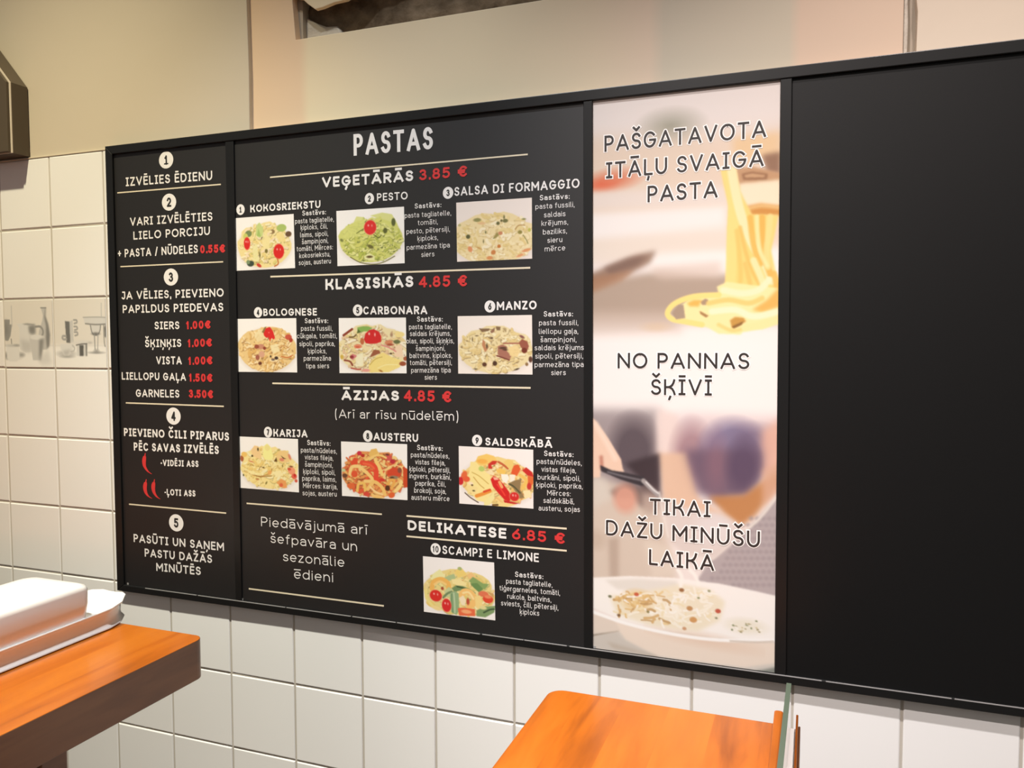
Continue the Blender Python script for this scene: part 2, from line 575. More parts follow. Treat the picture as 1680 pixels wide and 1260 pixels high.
# ------------------------------------------------------------------ measured tables (metres on the board)
TEXTS = [
    (0, 'heading_text', [('IZVĒLIES ĒDIENU', 0.3716, 1.8683, 0.5886, 1.8652, 0.0175, 0.17)], 'W'),
    (0, 'heading_text', [('VARI IZVĒLĒTIES', 0.3805, 1.7885, 0.587, 1.7879, 0.0164, 0.17)], 'W'),
    (0, 'heading_text', [('LIELO PORCIJU', 0.3882, 1.7606, 0.5803, 1.7608, 0.0162, 0.17)], 'W'),
    (0, 'heading_text', [('+ PASTA / NŪDELES', 0.346, 1.7263, 0.5501, 1.7272, 0.0164, 0.17)], 'W'),
    (0, 'price_text', [('0.55€', 0.5559, 1.7261, 0.6158, 1.7255, 0.0159, 0.24)], 'R'),
    (0, 'heading_text', [('JA VĒLIES, PIEVIENO', 0.3523, 1.6412, 0.6101, 1.6413, 0.0162, 0.18)], 'W'),
    (0, 'heading_text', [('PAPILDUS PIEDEVAS', 0.3549, 1.6135, 0.6085, 1.6134, 0.0163, 0.18)], 'W'),
    (0, 'heading_text', [('SIERS', 0.4371, 1.5798, 0.5, 1.5797, 0.0154, 0.18)], 'W'),
    (0, 'heading_text', [('ŠĶIŅĶIS', 0.4113, 1.5438, 0.5039, 1.5445, 0.0158, 0.18)], 'W'),
    (0, 'heading_text', [('VISTA', 0.4393, 1.5095, 0.5038, 1.51, 0.0158, 0.18)], 'W'),
    (0, 'heading_text', [('LIELLOPU GAĻA', 0.3473, 1.4775, 0.5134, 1.4776, 0.0153, 0.18)], 'W'),
    (0, 'heading_text', [('GARNELES', 0.3837, 1.4428, 0.4959, 1.4437, 0.0156, 0.18)], 'W'),
    (0, 'price_text', [('1.00€', 0.5174, 1.5792, 0.5773, 1.5802, 0.0161, 0.24)], 'R'),
    (0, 'price_text', [('1.00€', 0.5203, 1.5438, 0.5798, 1.5452, 0.0161, 0.24)], 'R'),
    (0, 'price_text', [('1.00€', 0.5207, 1.509, 0.5802, 1.5105, 0.0161, 0.24)], 'R'),
    (0, 'price_text', [('1.50€', 0.5217, 1.4761, 0.5793, 1.4761, 0.0162, 0.24)], 'R'),
    (0, 'price_text', [('3.50€', 0.5199, 1.4442, 0.5799, 1.444, 0.0162, 0.24)], 'R'),
    (0, 'heading_text', [('PIEVIENO ČILI PIPARUS', 0.3492, 1.3614, 0.616, 1.3622, 0.0165, 0.2)], 'W'),
    (0, 'heading_text', [('PĒC SAVAS IZVĒLĒS', 0.3746, 1.3325, 0.5905, 1.335, 0.0166, 0.2)], 'W'),
    (0, 'heading_text', [('-VIDĒJI ASS', 0.4441, 1.3043, 0.54, 1.3069, 0.0128, 0.2)], 'W'),
    (0, 'heading_text', [('-ĻOTI ASS', 0.4526, 1.2453, 0.5306, 1.2472, 0.0128, 0.2)], 'W'),
    (0, 'heading_text', [('PASŪTI UN SAŅEM', 0.3676, 1.1422, 0.5982, 1.144, 0.0168, 0.18)], 'W'),
    (0, 'heading_text', [('PASTU DAŽĀS', 0.3963, 1.1143, 0.5683, 1.1171, 0.0168, 0.18)], 'W'),
    (0, 'heading_text', [('MINŪTĒS', 0.4259, 1.0874, 0.5396, 1.09, 0.0169, 0.18)], 'W'),
    (1, 'heading_text', [('PASTAS', 0.9026, 1.8847, 1.0594, 1.8831, 0.0378, 0.17)], 'W'),
    (1, 'heading_text', [('VEĢETĀRĀS', 0.8361, 1.833, 1.021, 1.8318, 0.0185, 0.22)], 'W'),
    (1, 'price_text', [('3.85 €', 1.0326, 1.8317, 1.1236, 1.8319, 0.0185, 0.2)], 'R'),
    (1, 'heading_text', [('KLASISKĀS', 0.84, 1.6484, 1.0195, 1.649, 0.0194, 0.23)], 'W'),
    (1, 'price_text', [('4.85 €', 1.0301, 1.6477, 1.1226, 1.6473, 0.0193, 0.2)], 'R'),
    (1, 'heading_text', [('ĀZIJAS', 0.8713, 1.4477, 0.9891, 1.449, 0.0178, 0.24)], 'W'),
    (1, 'price_text', [('4.85 €', 0.9988, 1.4489, 1.0919, 1.4485, 0.0197, 0.21)], 'R'),
    (1, 'note_text', [('(Arī ar rīsu nūdelēm)', 0.8569, 1.4144, 1.1042, 1.417, 0.0163, 0.1)], 'W'),
    (1, 'dish_name_text', [('KOKOSRIEKSTU', 0.6762, 1.7981, 0.8316, 1.7972, 0.0136, 0.2)], 'W'),
    (1, 'dish_name_text', [('PESTO', 0.9491, 1.8018, 1.0099, 1.8009, 0.0135, 0.17)], 'W'),
    (1, 'dish_name_text', [('SALSA DI FORMAGGIO', 1.0993, 1.8007, 1.3197, 1.7993, 0.0149, 0.17)], 'W'),
    (1, 'dish_name_text', [('BOLOGNESE', 0.7019, 1.603, 0.8207, 1.602, 0.0136, 0.2)], 'W'),
    (1, 'dish_name_text', [('CARBONARA', 0.9185, 1.6025, 1.046, 1.6013, 0.0143, 0.2)], 'W'),
    (1, 'dish_name_text', [('MANZO', 1.1762, 1.606, 1.2469, 1.6062, 0.0144, 0.2)], 'W'),
    (1, 'dish_name_text', [('KARIJA', 0.72, 1.3749, 0.796, 1.376, 0.0143, 0.2)], 'W'),
    (1, 'dish_name_text', [('AUSTERU', 0.937, 1.3766, 1.0266, 1.3771, 0.0142, 0.2)], 'W'),
    (1, 'dish_name_text', [('SALDSKĀBĀ', 1.1545, 1.3768, 1.2738, 1.3778, 0.0134, 0.2)], 'W'),
    (1, 'dish_name_text', [('SCAMPI E LIMONE', 1.0722, 1.182, 1.2505, 1.1843, 0.015, 0.17)], 'W'),
    (1, 'heading_text', [('DELIKATESE', 1.0044, 1.2187, 1.1923, 1.219, 0.018, 0.23)], 'W'),
    (1, 'price_text', [('6.85 €', 1.2028, 1.2193, 1.2964, 1.2188, 0.0185, 0.2)], 'R'),
    (1, 'ingredient_text', [('Sastāvs:', 0.7922, 1.7853, 0.8428, 1.7849, 0.0091, 0.145), ('pasta tagliatelle,', 0.7764, 1.7715, 0.8595, 1.7712, 0.0092, 0.1), ('ķiploks, čili,', 0.7885, 1.7593, 0.8458, 1.7592, 0.0092, 0.1), ('laims, sīpoli,', 0.7871, 1.7459, 0.8471, 1.746, 0.0092, 0.1), ('šampinjoni,', 0.7906, 1.7332, 0.8469, 1.7334, 0.0092, 0.1), ('tomāti, Mērces:', 0.7789, 1.7206, 0.8566, 1.7212, 0.0092, 0.1), ('kokosriekstu,', 0.7844, 1.7079, 0.8508, 1.7087, 0.0092, 0.1), ('sojas, austeru', 0.783, 1.6952, 0.8522, 1.6961, 0.0092, 0.1)], 'W'),
    (1, 'ingredient_text', [('Sastāvs:', 1.0236, 1.7841, 1.074, 1.7837, 0.0087, 0.145), ('pasta tagliatelle,', 1.0036, 1.769, 1.0928, 1.7687, 0.0087, 0.1), ('tomāti,', 1.0293, 1.7552, 1.0674, 1.7552, 0.0088, 0.1), ('pesto, pētersīļi,', 1.007, 1.7412, 1.0902, 1.7414, 0.0088, 0.1), ('ķiploks,', 1.0284, 1.728, 1.0678, 1.7283, 0.0088, 0.1), ('parmezāna tipa', 1.0073, 1.7136, 1.09, 1.7144, 0.0088, 0.1), ('siers', 1.0355, 1.7001, 1.0607, 1.7004, 0.0088, 0.1)], 'W'),
    (1, 'ingredient_text', [('Sastāvs:', 1.2524, 1.7834, 1.3028, 1.783, 0.0086, 0.145), ('pasta fussili,', 1.2449, 1.7697, 1.3113, 1.7694, 0.0086, 0.1), ('saldais', 1.2596, 1.7555, 1.2962, 1.7555, 0.0086, 0.1), ('krējums,', 1.2554, 1.7419, 1.3006, 1.742, 0.0086, 0.1), ('baziliks,', 1.2579, 1.7277, 1.2986, 1.728, 0.0087, 0.1), ('sieru', 1.2654, 1.7139, 1.2908, 1.7142, 0.0087, 0.1), ('mērce', 1.2609, 1.7001, 1.2958, 1.7007, 0.0087, 0.1)], 'W'),
    (1, 'ingredient_text', [('Sastāvs:', 0.7942, 1.5882, 0.8442, 1.5879, 0.0093, 0.145), ('pasta fussili,', 0.7857, 1.5742, 0.8535, 1.5739, 0.0093, 0.1), ('cūkgala, tomāti,', 0.7767, 1.5603, 0.8627, 1.5603, 0.0093, 0.1), ('sīpoli, paprika,', 0.7814, 1.5457, 0.8582, 1.546, 0.0093, 0.1), ('ķiploks,', 0.8, 1.5323, 0.8399, 1.5326, 0.0093, 0.1), ('parmezāna', 0.7905, 1.5188, 0.8495, 1.5194, 0.0093, 0.1), ('tipa siers', 0.7952, 1.5047, 0.8453, 1.5054, 0.0093, 0.1)], 'W'),
    (1, 'ingredient_text', [('Sastāvs:', 1.0262, 1.5884, 1.0753, 1.5881, 0.009, 0.145), ('pasta tagliatelle,', 1.0104, 1.5752, 1.0928, 1.5749, 0.009, 0.1), ('saldais krējums,', 1.012, 1.5633, 1.091, 1.5633, 0.009, 0.1), ('olas, sīpoli, šķiņķis,', 1.0051, 1.5504, 1.0968, 1.5506, 0.009, 0.1), ('šampinjoni,', 1.0234, 1.5373, 1.0799, 1.5377, 0.009, 0.1), ('baltvīns, ķiploks,', 1.0111, 1.5247, 1.0929, 1.5255, 0.009, 0.1), ('tomāti, pētersīļi,', 1.0115, 1.5123, 1.0924, 1.5133, 0.009, 0.1), ('parmezāna tipa', 1.014, 1.4991, 1.0901, 1.5003, 0.009, 0.1), ('siers', 1.0402, 1.487, 1.064, 1.4874, 0.009, 0.1)], 'W'),
    (1, 'ingredient_text', [('Sastāvs:', 1.2591, 1.5941, 1.3087, 1.5937, 0.0087, 0.145), ('pasta fussili,', 1.2511, 1.5798, 1.3179, 1.5794, 0.0087, 0.1), ('liellopu gaļa,', 1.2507, 1.5656, 1.3179, 1.5655, 0.0087, 0.1), ('šampinjoni,', 1.2537, 1.552, 1.3149, 1.5521, 0.0088, 0.1), ('saldais krējums,', 1.2434, 1.5387, 1.33, 1.5392, 0.0088, 0.1), ('sīpoli, pētersīļi,', 1.2444, 1.5249, 1.3261, 1.5257, 0.0088, 0.1), ('parmezāna tipa', 1.2433, 1.5107, 1.327, 1.5118, 0.0088, 0.1), ('siers', 1.2721, 1.4978, 1.297, 1.4982, 0.0088, 0.1)], 'W'),
    (1, 'ingredient_text', [('Sastāvs:', 0.7954, 1.362, 0.8454, 1.3624, 0.0095, 0.145), ('pasta/nūdeles,', 0.7811, 1.3475, 0.8593, 1.3485, 0.0095, 0.1), ('vistas fileja,', 0.7896, 1.3345, 0.8514, 1.3354, 0.0096, 0.1), ('šampinjoni,', 0.7898, 1.321, 0.85, 1.3222, 0.0096, 0.1), ('ķiploki, sīpoli,', 0.7856, 1.3073, 0.8553, 1.3088, 0.0096, 0.1), ('paprika, laims,', 0.7832, 1.2943, 0.8572, 1.2961, 0.0096, 0.1), ('Mērces: karija,', 0.7847, 1.2807, 0.8596, 1.2828, 0.0096, 0.1), ('sojas, austeru', 0.7835, 1.2666, 0.8577, 1.269, 0.0096, 0.1)], 'W'),
    (1, 'ingredient_text', [('Sastāvs:', 1.0242, 1.363, 1.0735, 1.3635, 0.0091, 0.145), ('pasta/nūdeles,', 1.0119, 1.3497, 1.0864, 1.3507, 0.0091, 0.1), ('vistas fileja,', 1.0202, 1.3374, 1.0786, 1.3383, 0.0091, 0.1), ('ķiploki, pētersīļi,', 1.0088, 1.3244, 1.0881, 1.3259, 0.0092, 0.1), ('ingvers, burkāni,', 1.0084, 1.3119, 1.0895, 1.3137, 0.0092, 0.1), ('paprika, čili,', 1.0202, 1.2995, 1.0791, 1.301, 0.0092, 0.1), ('brokoļi, soja,', 1.0178, 1.2867, 1.08, 1.2885, 0.0092, 0.1), ('austeru mērce', 1.0122, 1.2737, 1.0864, 1.276, 0.0092, 0.1)], 'W'),
    (1, 'ingredient_text', [('Sastāvs:', 1.2597, 1.3637, 1.31, 1.3641, 0.0089, 0.145), ('pasta/nūdeles,', 1.2468, 1.35, 1.3242, 1.351, 0.0089, 0.1), ('vistas fileja,', 1.2553, 1.3371, 1.3146, 1.3381, 0.0089, 0.1), ('burkāni, sīpoli,', 1.2485, 1.3236, 1.3218, 1.3251, 0.0089, 0.1), ('ķiploki, paprika,', 1.2458, 1.3107, 1.3259, 1.3126, 0.0089, 0.1), ('Mērces:', 1.2653, 1.2982, 1.3053, 1.2992, 0.0089, 0.1), ('saldskābā,', 1.2586, 1.285, 1.3116, 1.2866, 0.0089, 0.1), ('austeru, sojas', 1.2502, 1.2717, 1.3213, 1.2741, 0.0089, 0.1)], 'W'),
    (1, 'ingredient_text', [('Sastāvs:', 1.2079, 1.1552, 1.2579, 1.1563, 0.0091, 0.145), ('pasta tagliatelle,', 1.1917, 1.142, 1.2742, 1.1441, 0.0091, 0.1), ('tīģergarneles, tomāti,', 1.1797, 1.1288, 1.2874, 1.1319, 0.0091, 0.1), ('rukola, baltvīns,', 1.1938, 1.1161, 1.2722, 1.1186, 0.0091, 0.1), ('sviests, čili, pētersīļi,', 1.1824, 1.1031, 1.2845, 1.1066, 0.0091, 0.1), ('ķiploks', 1.2165, 1.0919, 1.2512, 1.0932, 0.0091, 0.1)], 'W'),
    (1, 'note_text', [('Piedāvājumā arī', 0.6879, 1.2006, 0.9209, 1.2034, 0.0184, 0.1), ('šefpavāra un', 0.7089, 1.1703, 0.8997, 1.1709, 0.0185, 0.1), ('sezonālie', 0.7369, 1.1376, 0.8723, 1.139, 0.0185, 0.1), ('ēdieni', 0.7614, 1.1064, 0.848, 1.108, 0.0186, 0.1)], 'W'),
    (2, 'slogan_text', [('PAŠGATAVOTA', 1.3604, 1.8528, 1.6044, 1.8536, 0.0248, 0.135), ('ITĀĻU SVAIGĀ', 1.363, 1.8108, 1.6015, 1.8114, 0.0249, 0.135), ('PASTA', 1.4294, 1.7693, 1.5355, 1.77, 0.025, 0.135)], 'K'),
    (2, 'slogan_text', [('NO PANNAS', 1.3832, 1.5103, 1.5849, 1.5107, 0.0245, 0.135), ('ŠĶĪVĪ', 1.4367, 1.4691, 1.5302, 1.4698, 0.0246, 0.135)], 'K'),
    (2, 'slogan_text', [('TIKAI', 1.4363, 1.2793, 1.5302, 1.2813, 0.025, 0.135), ('DAŽU MINŪŠU', 1.3653, 1.2398, 1.6036, 1.2402, 0.0251, 0.135), ('LAIKĀ', 1.4355, 1.198, 1.5363, 1.1982, 0.0252, 0.135)], 'K'),
]
BADGES = [
    (0, '1', 0.4766, 1.9122, 0.0179, 0.0166),
    (0, '2', 0.4814, 1.8297, 0.0179, 0.0166),
    (0, '3', 0.4817, 1.6828, 0.018, 0.0168),
    (0, '4', 0.4798, 1.4063, 0.0182, 0.0172),
    (0, '5', 0.4803, 1.1908, 0.0184, 0.0174),
    (1, '1', 0.6535, 1.8047, 0.0096, 0.0101),
    (1, '2', 0.9336, 1.8071, 0.0094, 0.0099),
    (1, '3', 1.0873, 1.8069, 0.0098, 0.0101),
    (1, '4', 0.6896, 1.6098, 0.0095, 0.0099),
    (1, '5', 0.9071, 1.6103, 0.0101, 0.0102),
    (1, '6', 1.1636, 1.6124, 0.0098, 0.0101),
    (1, '7', 0.7075, 1.3827, 0.0094, 0.0103),
    (1, '8', 0.9249, 1.3836, 0.0098, 0.0105),
    (1, '9', 1.1392, 1.3846, 0.0094, 0.0097),
    (1, '10', 1.0591, 1.1895, 0.0098, 0.0103),
]
RULES = [
    (0, 0.3486, 1.8568, 0.6085, 1.8553, 0.0024),
    (0, 0.3516, 1.7079, 0.6103, 1.708, 0.0024),
    (0, 0.3563, 1.4299, 0.6048, 1.4291, 0.0027),
    (0, 0.3575, 1.2202, 0.6053, 1.2197, 0.0027),
    (1, 0.7221, 1.8602, 1.2316, 1.8596, 0.0025),
    (1, 0.7191, 1.6761, 1.2357, 1.6747, 0.003),
    (1, 0.7194, 1.4758, 1.2362, 1.4762, 0.003),
    (1, 0.6545, 1.2425, 0.9522, 1.2432, 0.0028),
    (1, 0.6558, 1.0752, 0.9542, 1.0757, 0.003),
    (1, 1.002, 1.244, 1.2989, 1.2449, 0.003),
    (1, 1.0016, 1.2073, 1.299, 1.208, 0.003),
]
QUADS = [
    [(0.6375, 1.7894), (0.7732, 1.7897), (0.7745, 1.6903), (0.6392, 1.6898)],
    [(0.865, 1.7895), (1.0025, 1.7889), (1.0028, 1.6907), (0.8659, 1.6905)],
    [(1.1025, 1.7893), (1.2386, 1.7889), (1.239, 1.6895), (1.1035, 1.6894)],
    [(0.6396, 1.598), (0.7752, 1.5979), (0.7755, 1.4969), (0.6405, 1.4967)],
    [(0.8671, 1.5967), (1.0043, 1.5959), (1.0047, 1.4978), (0.8672, 1.4967)],
    [(1.1039, 1.5969), (1.2387, 1.597), (1.2395, 1.4984), (1.1045, 1.4985)],
    [(0.6398, 1.3718), (0.7749, 1.3722), (0.7752, 1.2715), (0.6406, 1.2718)],
    [(0.8685, 1.3716), (1.0045, 1.3723), (1.0042, 1.2723), (0.8692, 1.2712)],
    [(1.1046, 1.3734), (1.2407, 1.3731), (1.2409, 1.2739), (1.1052, 1.2733)],
    [(1.034, 1.1743), (1.1698, 1.1759), (1.1716, 1.0755), (1.0351, 1.0746)],
]
CHILI = [
    [(0.4025, 1.3225), (0.4006, 1.3112), (0.4018, 1.3012), (0.4096, 1.2916), (0.4206, 1.286)],
    [(0.4032, 1.2687), (0.4012, 1.2573), (0.4033, 1.2474), (0.4095, 1.2402), (0.4197, 1.2359)],
    [(0.4248, 1.27), (0.4229, 1.2586), (0.4249, 1.2488), (0.4318, 1.2405), (0.4412, 1.2361)],
]
POSTER_PRINT = [
    ('P', [(-10.4, -38.2), (238.0, -8.8), (248.7, 722.9), (-8.3, 760.7)], 0.8, (242, 231, 225), 1),
    ('P', [(-10.2, 55.4), (239.0, 55.6), (241.2, 207.5), (-9.8, 197.5)], 16.8, (238, 216, 196), 1),
    ('P', [(-10.2, 43.6), (138.6, 57.3), (161.3, 114.8), (-9.9, 118.4)], 15.3, (233, 212, 192), 0.8),
    ('E', 99.3, 40.8, 26.0, 13.8, 0, 12.3, (150, 148, 128), 0.75),
    ('E', 22.7, 103.3, 32.2, 11.5, -6, 6.9, (226, 120, 84), 0.85),
    ('E', 10.5, 108.0, 15.3, 6.1, 0, 4.6, (232, 105, 70), 0.6),
    ('P', [(-10.0, 116.7), (176.0, 119.6), (176.3, 141.8), (-9.9, 138.0)], 6.1, (238, 224, 214), 0.9),
    ('P', [(-9.9, 143.6), (169.0, 143.6), (169.4, 178.6), (-9.8, 181.7)], 7.7, (250, 243, 238), 0.95),
    ('P', [(-9.8, 177.7), (172.9, 169.1), (173.3, 198.9), (-9.8, 207.1)], 9.2, (240, 226, 212), 0.9),
    ('P', [(71.0, 199.2), (241.0, 196.7), (241.7, 244.1), (71.2, 239.5)], 7.7, (250, 244, 238), 0.95),
    ('P', [(-11.3, 225.4), (23.1, 211.4), (55.2, 200.1), (82.7, 195.0), (74.9, 210.2), (31.3, 232.1), (-11.2, 253.3)], 5.4, (150, 118, 98), 0.9),
    ('P', [(15.0, 214.3), (47.2, 202.9), (71.0, 200.8), (59.2, 212.7), (23.2, 224.0)], 4.6, (122, 94, 84), 0.6),
    ('P', [(-11.3, 241.3), (31.3, 229.0), (86.7, 221.4), (177.2, 228.9), (241.7, 244.1), (242.4, 295.4), (-11.1, 297.3)], 6.9, (182, 160, 142), 0.95),
    ('P', [(-11.3, 227.7), (55.3, 218.8), (39.3, 232.4), (-11.3, 250.1)], 4.6, (176, 126, 92), 0.6),
    ('P', [(71.1, 216.2), (162.4, 211.9), (162.6, 231.4), (86.8, 230.7)], 6.9, (226, 204, 190), 0.7),
    ('P', [(-11.1, 283.7), (242.3, 286.6), (244.2, 413.6), (-10.8, 422.5)], 13.8, (253, 244, 238), 1),
    ('P', [(-11.1, 309.4), (242.7, 310.1), (244.1, 406.3), (-10.8, 414.4)], 6.1, (253, 245, 240), 1),
    ('P', [(-11.2, 270.8), (102.6, 272.6), (118.2, 298.2), (-11.1, 301.3)], 9.2, (208, 186, 170), 0.6),
    ('P', [(173.5, 63.1), (196.7, 61.3), (230.0, 60.4), (230.4, 91.6), (177.7, 91.3)], 6.9, (240, 205, 160), 0.95),
    ('P', [(208.6, 85.9), (230.4, 83.9), (230.8, 111.2), (214.6, 108.0)], 4.6, (150, 112, 88), 0.95),
    ('P', [(178.8, 100.4), (197.2, 98.8), (230.7, 109.2), (230.9, 124.9), (182.0, 123.5)], 2.3, (203, 158, 118), 1),
    ('P', [(185.7, 106.8), (197.3, 105.1), (215.6, 109.0), (214.7, 116.3), (187.7, 114.4)], 1.9, (150, 106, 74), 0.9),
    ('P', [(188.6, 108.5), (197.3, 107.1), (212.7, 110.3), (212.0, 113.0), (189.7, 111.7)], 1.5, (214, 170, 128), 0.9),
    ('P', [(181.6, 118.4), (230.9, 117.0), (231.3, 149.4), (190.1, 145.9), (184.1, 133.5)], 3.1, (251, 234, 203), 1),
    ('P', [(189.1, 146.8), (207.4, 144.0), (231.3, 148.4), (231.4, 160.2), (198.0, 159.3)], 3.1, (217, 152, 76), 1),
    ('L', [(192.1, 149.6), (209.4, 147.1), (230.4, 150.7)], 3.83, 2.3, (244, 205, 140), 0.8),
    ('P', [(161.1, 100.0), (178.8, 99.3), (184.0, 127.6), (198.0, 156.3), (228.6, 159.0), (225.1, 179.5), (220.6, 201.0), (225.7, 225.0), (230.6, 237.0), (231.9, 260.8), (228.4, 280.6), (199.6, 288.3), (165.8, 255.4), (169.5, 225.1), (168.9, 174.7), (170.5, 144.7), (164.3, 118.2)], 1.9, (249, 219, 130), 1),
    ('L', [(168.1, 102.5), (174.2, 126.9), (176.5, 155.0), (175.0, 195.1), (173.5, 235.3), (171.7, 255.5)], 12.25, 1.5, (252, 226, 140), 0.9),
    ('L', [(174.0, 103.0), (180.2, 135.3), (188.4, 165.7), (200.4, 194.2), (214.1, 216.6), (222.1, 236.8)], 10.72, 1.5, (255, 240, 190), 0.9),
    ('L', [(196.1, 160.2), (198.3, 180.2), (202.4, 200.3), (208.4, 216.4)], 6.89, 1.5, (240, 190, 92), 0.9),
    ('L', [(209.6, 160.9), (210.3, 184.8), (213.1, 206.6), (220.0, 228.8)], 7.66, 1.5, (238, 186, 90), 0.9),
    ('L', [(219.1, 160.5), (217.5, 181.1), (215.4, 200.8), (217.1, 220.7)], 6.89, 1.5, (252, 226, 150), 0.9),
    ('L', [(203.8, 159.6), (204.8, 178.5), (208.1, 200.5), (216.1, 218.7)], 4.59, 1.5, (253, 236, 170), 0.9),
    ('L', [(184.5, 171.5), (190.8, 199.8), (198.8, 224.0), (208.7, 242.3)], 4.59, 1.5, (240, 196, 104), 0.8),
    ('L', [(180.7, 175.3), (184.0, 205.5), (185.4, 235.7), (179.7, 259.7)], 5.36, 1.5, (243, 204, 112), 0.8),
    ('L', [(200.6, 212.1), (210.6, 236.5), (214.7, 256.5), (207.2, 268.3)], 7.66, 1.5, (255, 238, 180), 0.9),
    ('L', [(190.9, 215.8), (197.1, 242.0), (199.4, 266.2)], 5.36, 1.5, (242, 200, 110), 0.8),
    ('L', [(223.9, 228.9), (227.9, 246.8), (226.3, 262.7), (213.0, 272.4)], 6.89, 1.5, (240, 192, 98), 0.9),
    ('P', [(157.6, 242.7), (169.5, 237.0), (199.0, 241.9), (230.8, 246.7), (231.3, 288.4), (211.3, 296.2), (191.9, 296.1), (186.1, 302.0), (160.3, 300.9), (148.1, 293.6), (123.6, 285.2), (111.2, 284.0), (115.3, 264.4), (127.5, 254.3), (159.8, 252.0)], 1.5, (253, 238, 172), 1),
    ('L', [(159.8, 253.0), (129.5, 254.3), (107.0, 262.2), (97.6, 273.5), (103.0, 281.8), (119.5, 285.5), (140.0, 289.5)], 6.89, 1.2, (252, 228, 140), 1),
    ('P', [(102.9, 274.5), (111.1, 264.3), (117.3, 264.4), (119.5, 281.0), (108.1, 282.5)], 1.2, (178, 154, 132), 1),
    ('P', [(137.7, 260.7), (143.8, 257.1), (147.8, 258.8), (144.9, 265.0), (139.8, 264.8)], 1.2, (176, 146, 120), 0.95),
    ('P', [(121.4, 262.4), (129.5, 258.5), (139.7, 258.7), (135.8, 266.8), (125.5, 266.6)], 2.3, (240, 184, 84), 0.9),
    ('P', [(136.8, 272.0), (148.0, 278.3), (145.0, 280.9), (137.9, 276.1)], 1.1, (168, 122, 74), 0.9),
    ('P', [(173.6, 284.2), (179.9, 280.2), (189.8, 281.5), (192.7, 286.0), (176.2, 294.9)], 1.5, (206, 152, 72), 0.95),
    ('P', [(176.1, 291.8), (189.9, 285.5), (187.9, 290.0), (178.1, 295.1)], 1.1, (140, 98, 52), 0.9),
    ('P', [(199.5, 272.0), (216.7, 260.3), (230.8, 244.7), (231.1, 268.6), (211.1, 275.2)], 3.1, (238, 178, 84), 0.85),
    ('L', [(165.7, 247.1), (187.5, 251.7), (206.8, 248.1), (218.2, 236.5)], 7.66, 1.5, (255, 244, 200), 0.95),
    ('L', [(147.9, 262.9), (171.8, 259.3), (195.4, 263.8), (210.8, 258.2)], 6.13, 1.5, (246, 208, 118), 0.8),
    ('L', [(152.0, 273.2), (179.9, 271.7), (201.5, 280.1), (230.2, 274.4)], 7.66, 1.5, (255, 246, 206), 0.95),
    ('L', [(160.2, 289.7), (176.2, 297.0), (191.9, 294.0)], 4.59, 1.5, (248, 214, 130), 0.8),
    ('L', [(191.9, 294.0), (211.3, 290.2), (230.4, 284.4)], 9.19, 1.5, (254, 236, 168), 1),
    ('E', 83.4, 291.8, 16.8, 5.4, 0, 3.1, (226, 196, 160), 0.5),
    ('P', [(-10.9, 399.8), (88.0, 397.1), (88.9, 521.7), (-10.6, 528.7)], 10.7, (140, 126, 128), 0.75),
    ('E', 55.0, 450.5, 29.1, 39.8, 0, 11.5, (92, 80, 86), 0.9),
    ('P', [(84.9, 396.4), (112.2, 401.9), (129.4, 470.6), (85.4, 472.8)], 6.1, (240, 220, 212), 0.95),
    ('P', [(112.2, 401.9), (233.0, 402.4), (233.9, 467.0), (121.2, 473.1)], 10.7, (226, 205, 205), 0.8),
    ('E', 128.8, 455.0, 23.0, 39.8, 0, 9.2, (160, 120, 128), 0.75),
    ('E', 179.8, 447.9, 38.3, 38.3, 0, 10.7, (132, 122, 154), 0.9),
    ('E', 203.0, 431.7, 26.0, 16.8, 0, 9.2, (120, 100, 122), 0.6),
    ('P', [(213.0, 419.3), (234.9, 402.4), (235.9, 473.0), (209.8, 474.4)], 7.7, (234, 184, 162), 0.9),
    ('P', [(86.2, 452.9), (124.0, 451.2), (137.6, 508.3), (185.0, 535.8), (178.9, 553.9), (120.5, 558.8), (93.4, 511.2)], 4.6, (231, 194, 166), 0.95),
    ('P', [(119.5, 446.9), (213.1, 442.7), (213.5, 472.9), (199.3, 499.8), (163.5, 511.0), (137.5, 501.6)], 9.2, (116, 94, 112), 0.95),
    ('E', 159.1, 462.7, 12.3, 32.2, 0, 7.7, (150, 110, 122), 0.6),
    ('E', 191.0, 464.9, 18.4, 30.6, 0, 7.7, (92, 74, 98), 0.7),
    ('P', [(150.5, 505.2), (193.1, 500.2), (229.8, 467.7), (233.1, 484.7), (205.8, 525.5), (189.3, 539.9), (172.2, 528.0)], 5.4, (196, 134, 82), 0.95),
    ('P', [(213.4, 468.6), (232.7, 459.0), (233.1, 493.3), (214.0, 514.0)], 5.4, (222, 176, 150), 0.8),
    ('P', [(233.2, 497.6), (235.0, 625.2), (134.2, 618.4), (151.4, 587.4), (193.6, 548.3)], 2.3, (184, 172, 172), 1),
    ('P', [(201.3, 525.8), (204.9, 528.9), (201.3, 532.4), (197.8, 529.4)], 1.9, (164, 152, 154), 0.7),
    ('P', [(208.3, 525.3), (211.9, 528.3), (208.4, 531.8), (204.9, 528.9)], 1.9, (164, 152, 154), 0.7),
    ('P', [(215.4, 524.8), (218.9, 527.8), (215.4, 531.3), (211.9, 528.3)], 1.9, (164, 152, 154), 0.7),
    ('P', [(222.4, 524.3), (225.9, 527.2), (222.5, 530.7), (218.9, 527.8)], 1.9, (164, 152, 154), 0.7),
    ('P', [(229.3, 523.7), (232.8, 526.7), (229.5, 530.3), (225.9, 527.2)], 1.9, (164, 152, 154), 0.7),
    ('P', [(190.7, 534.9), (194.3, 537.9), (190.8, 541.5), (187.2, 538.5)], 1.9, (164, 152, 154), 0.7),
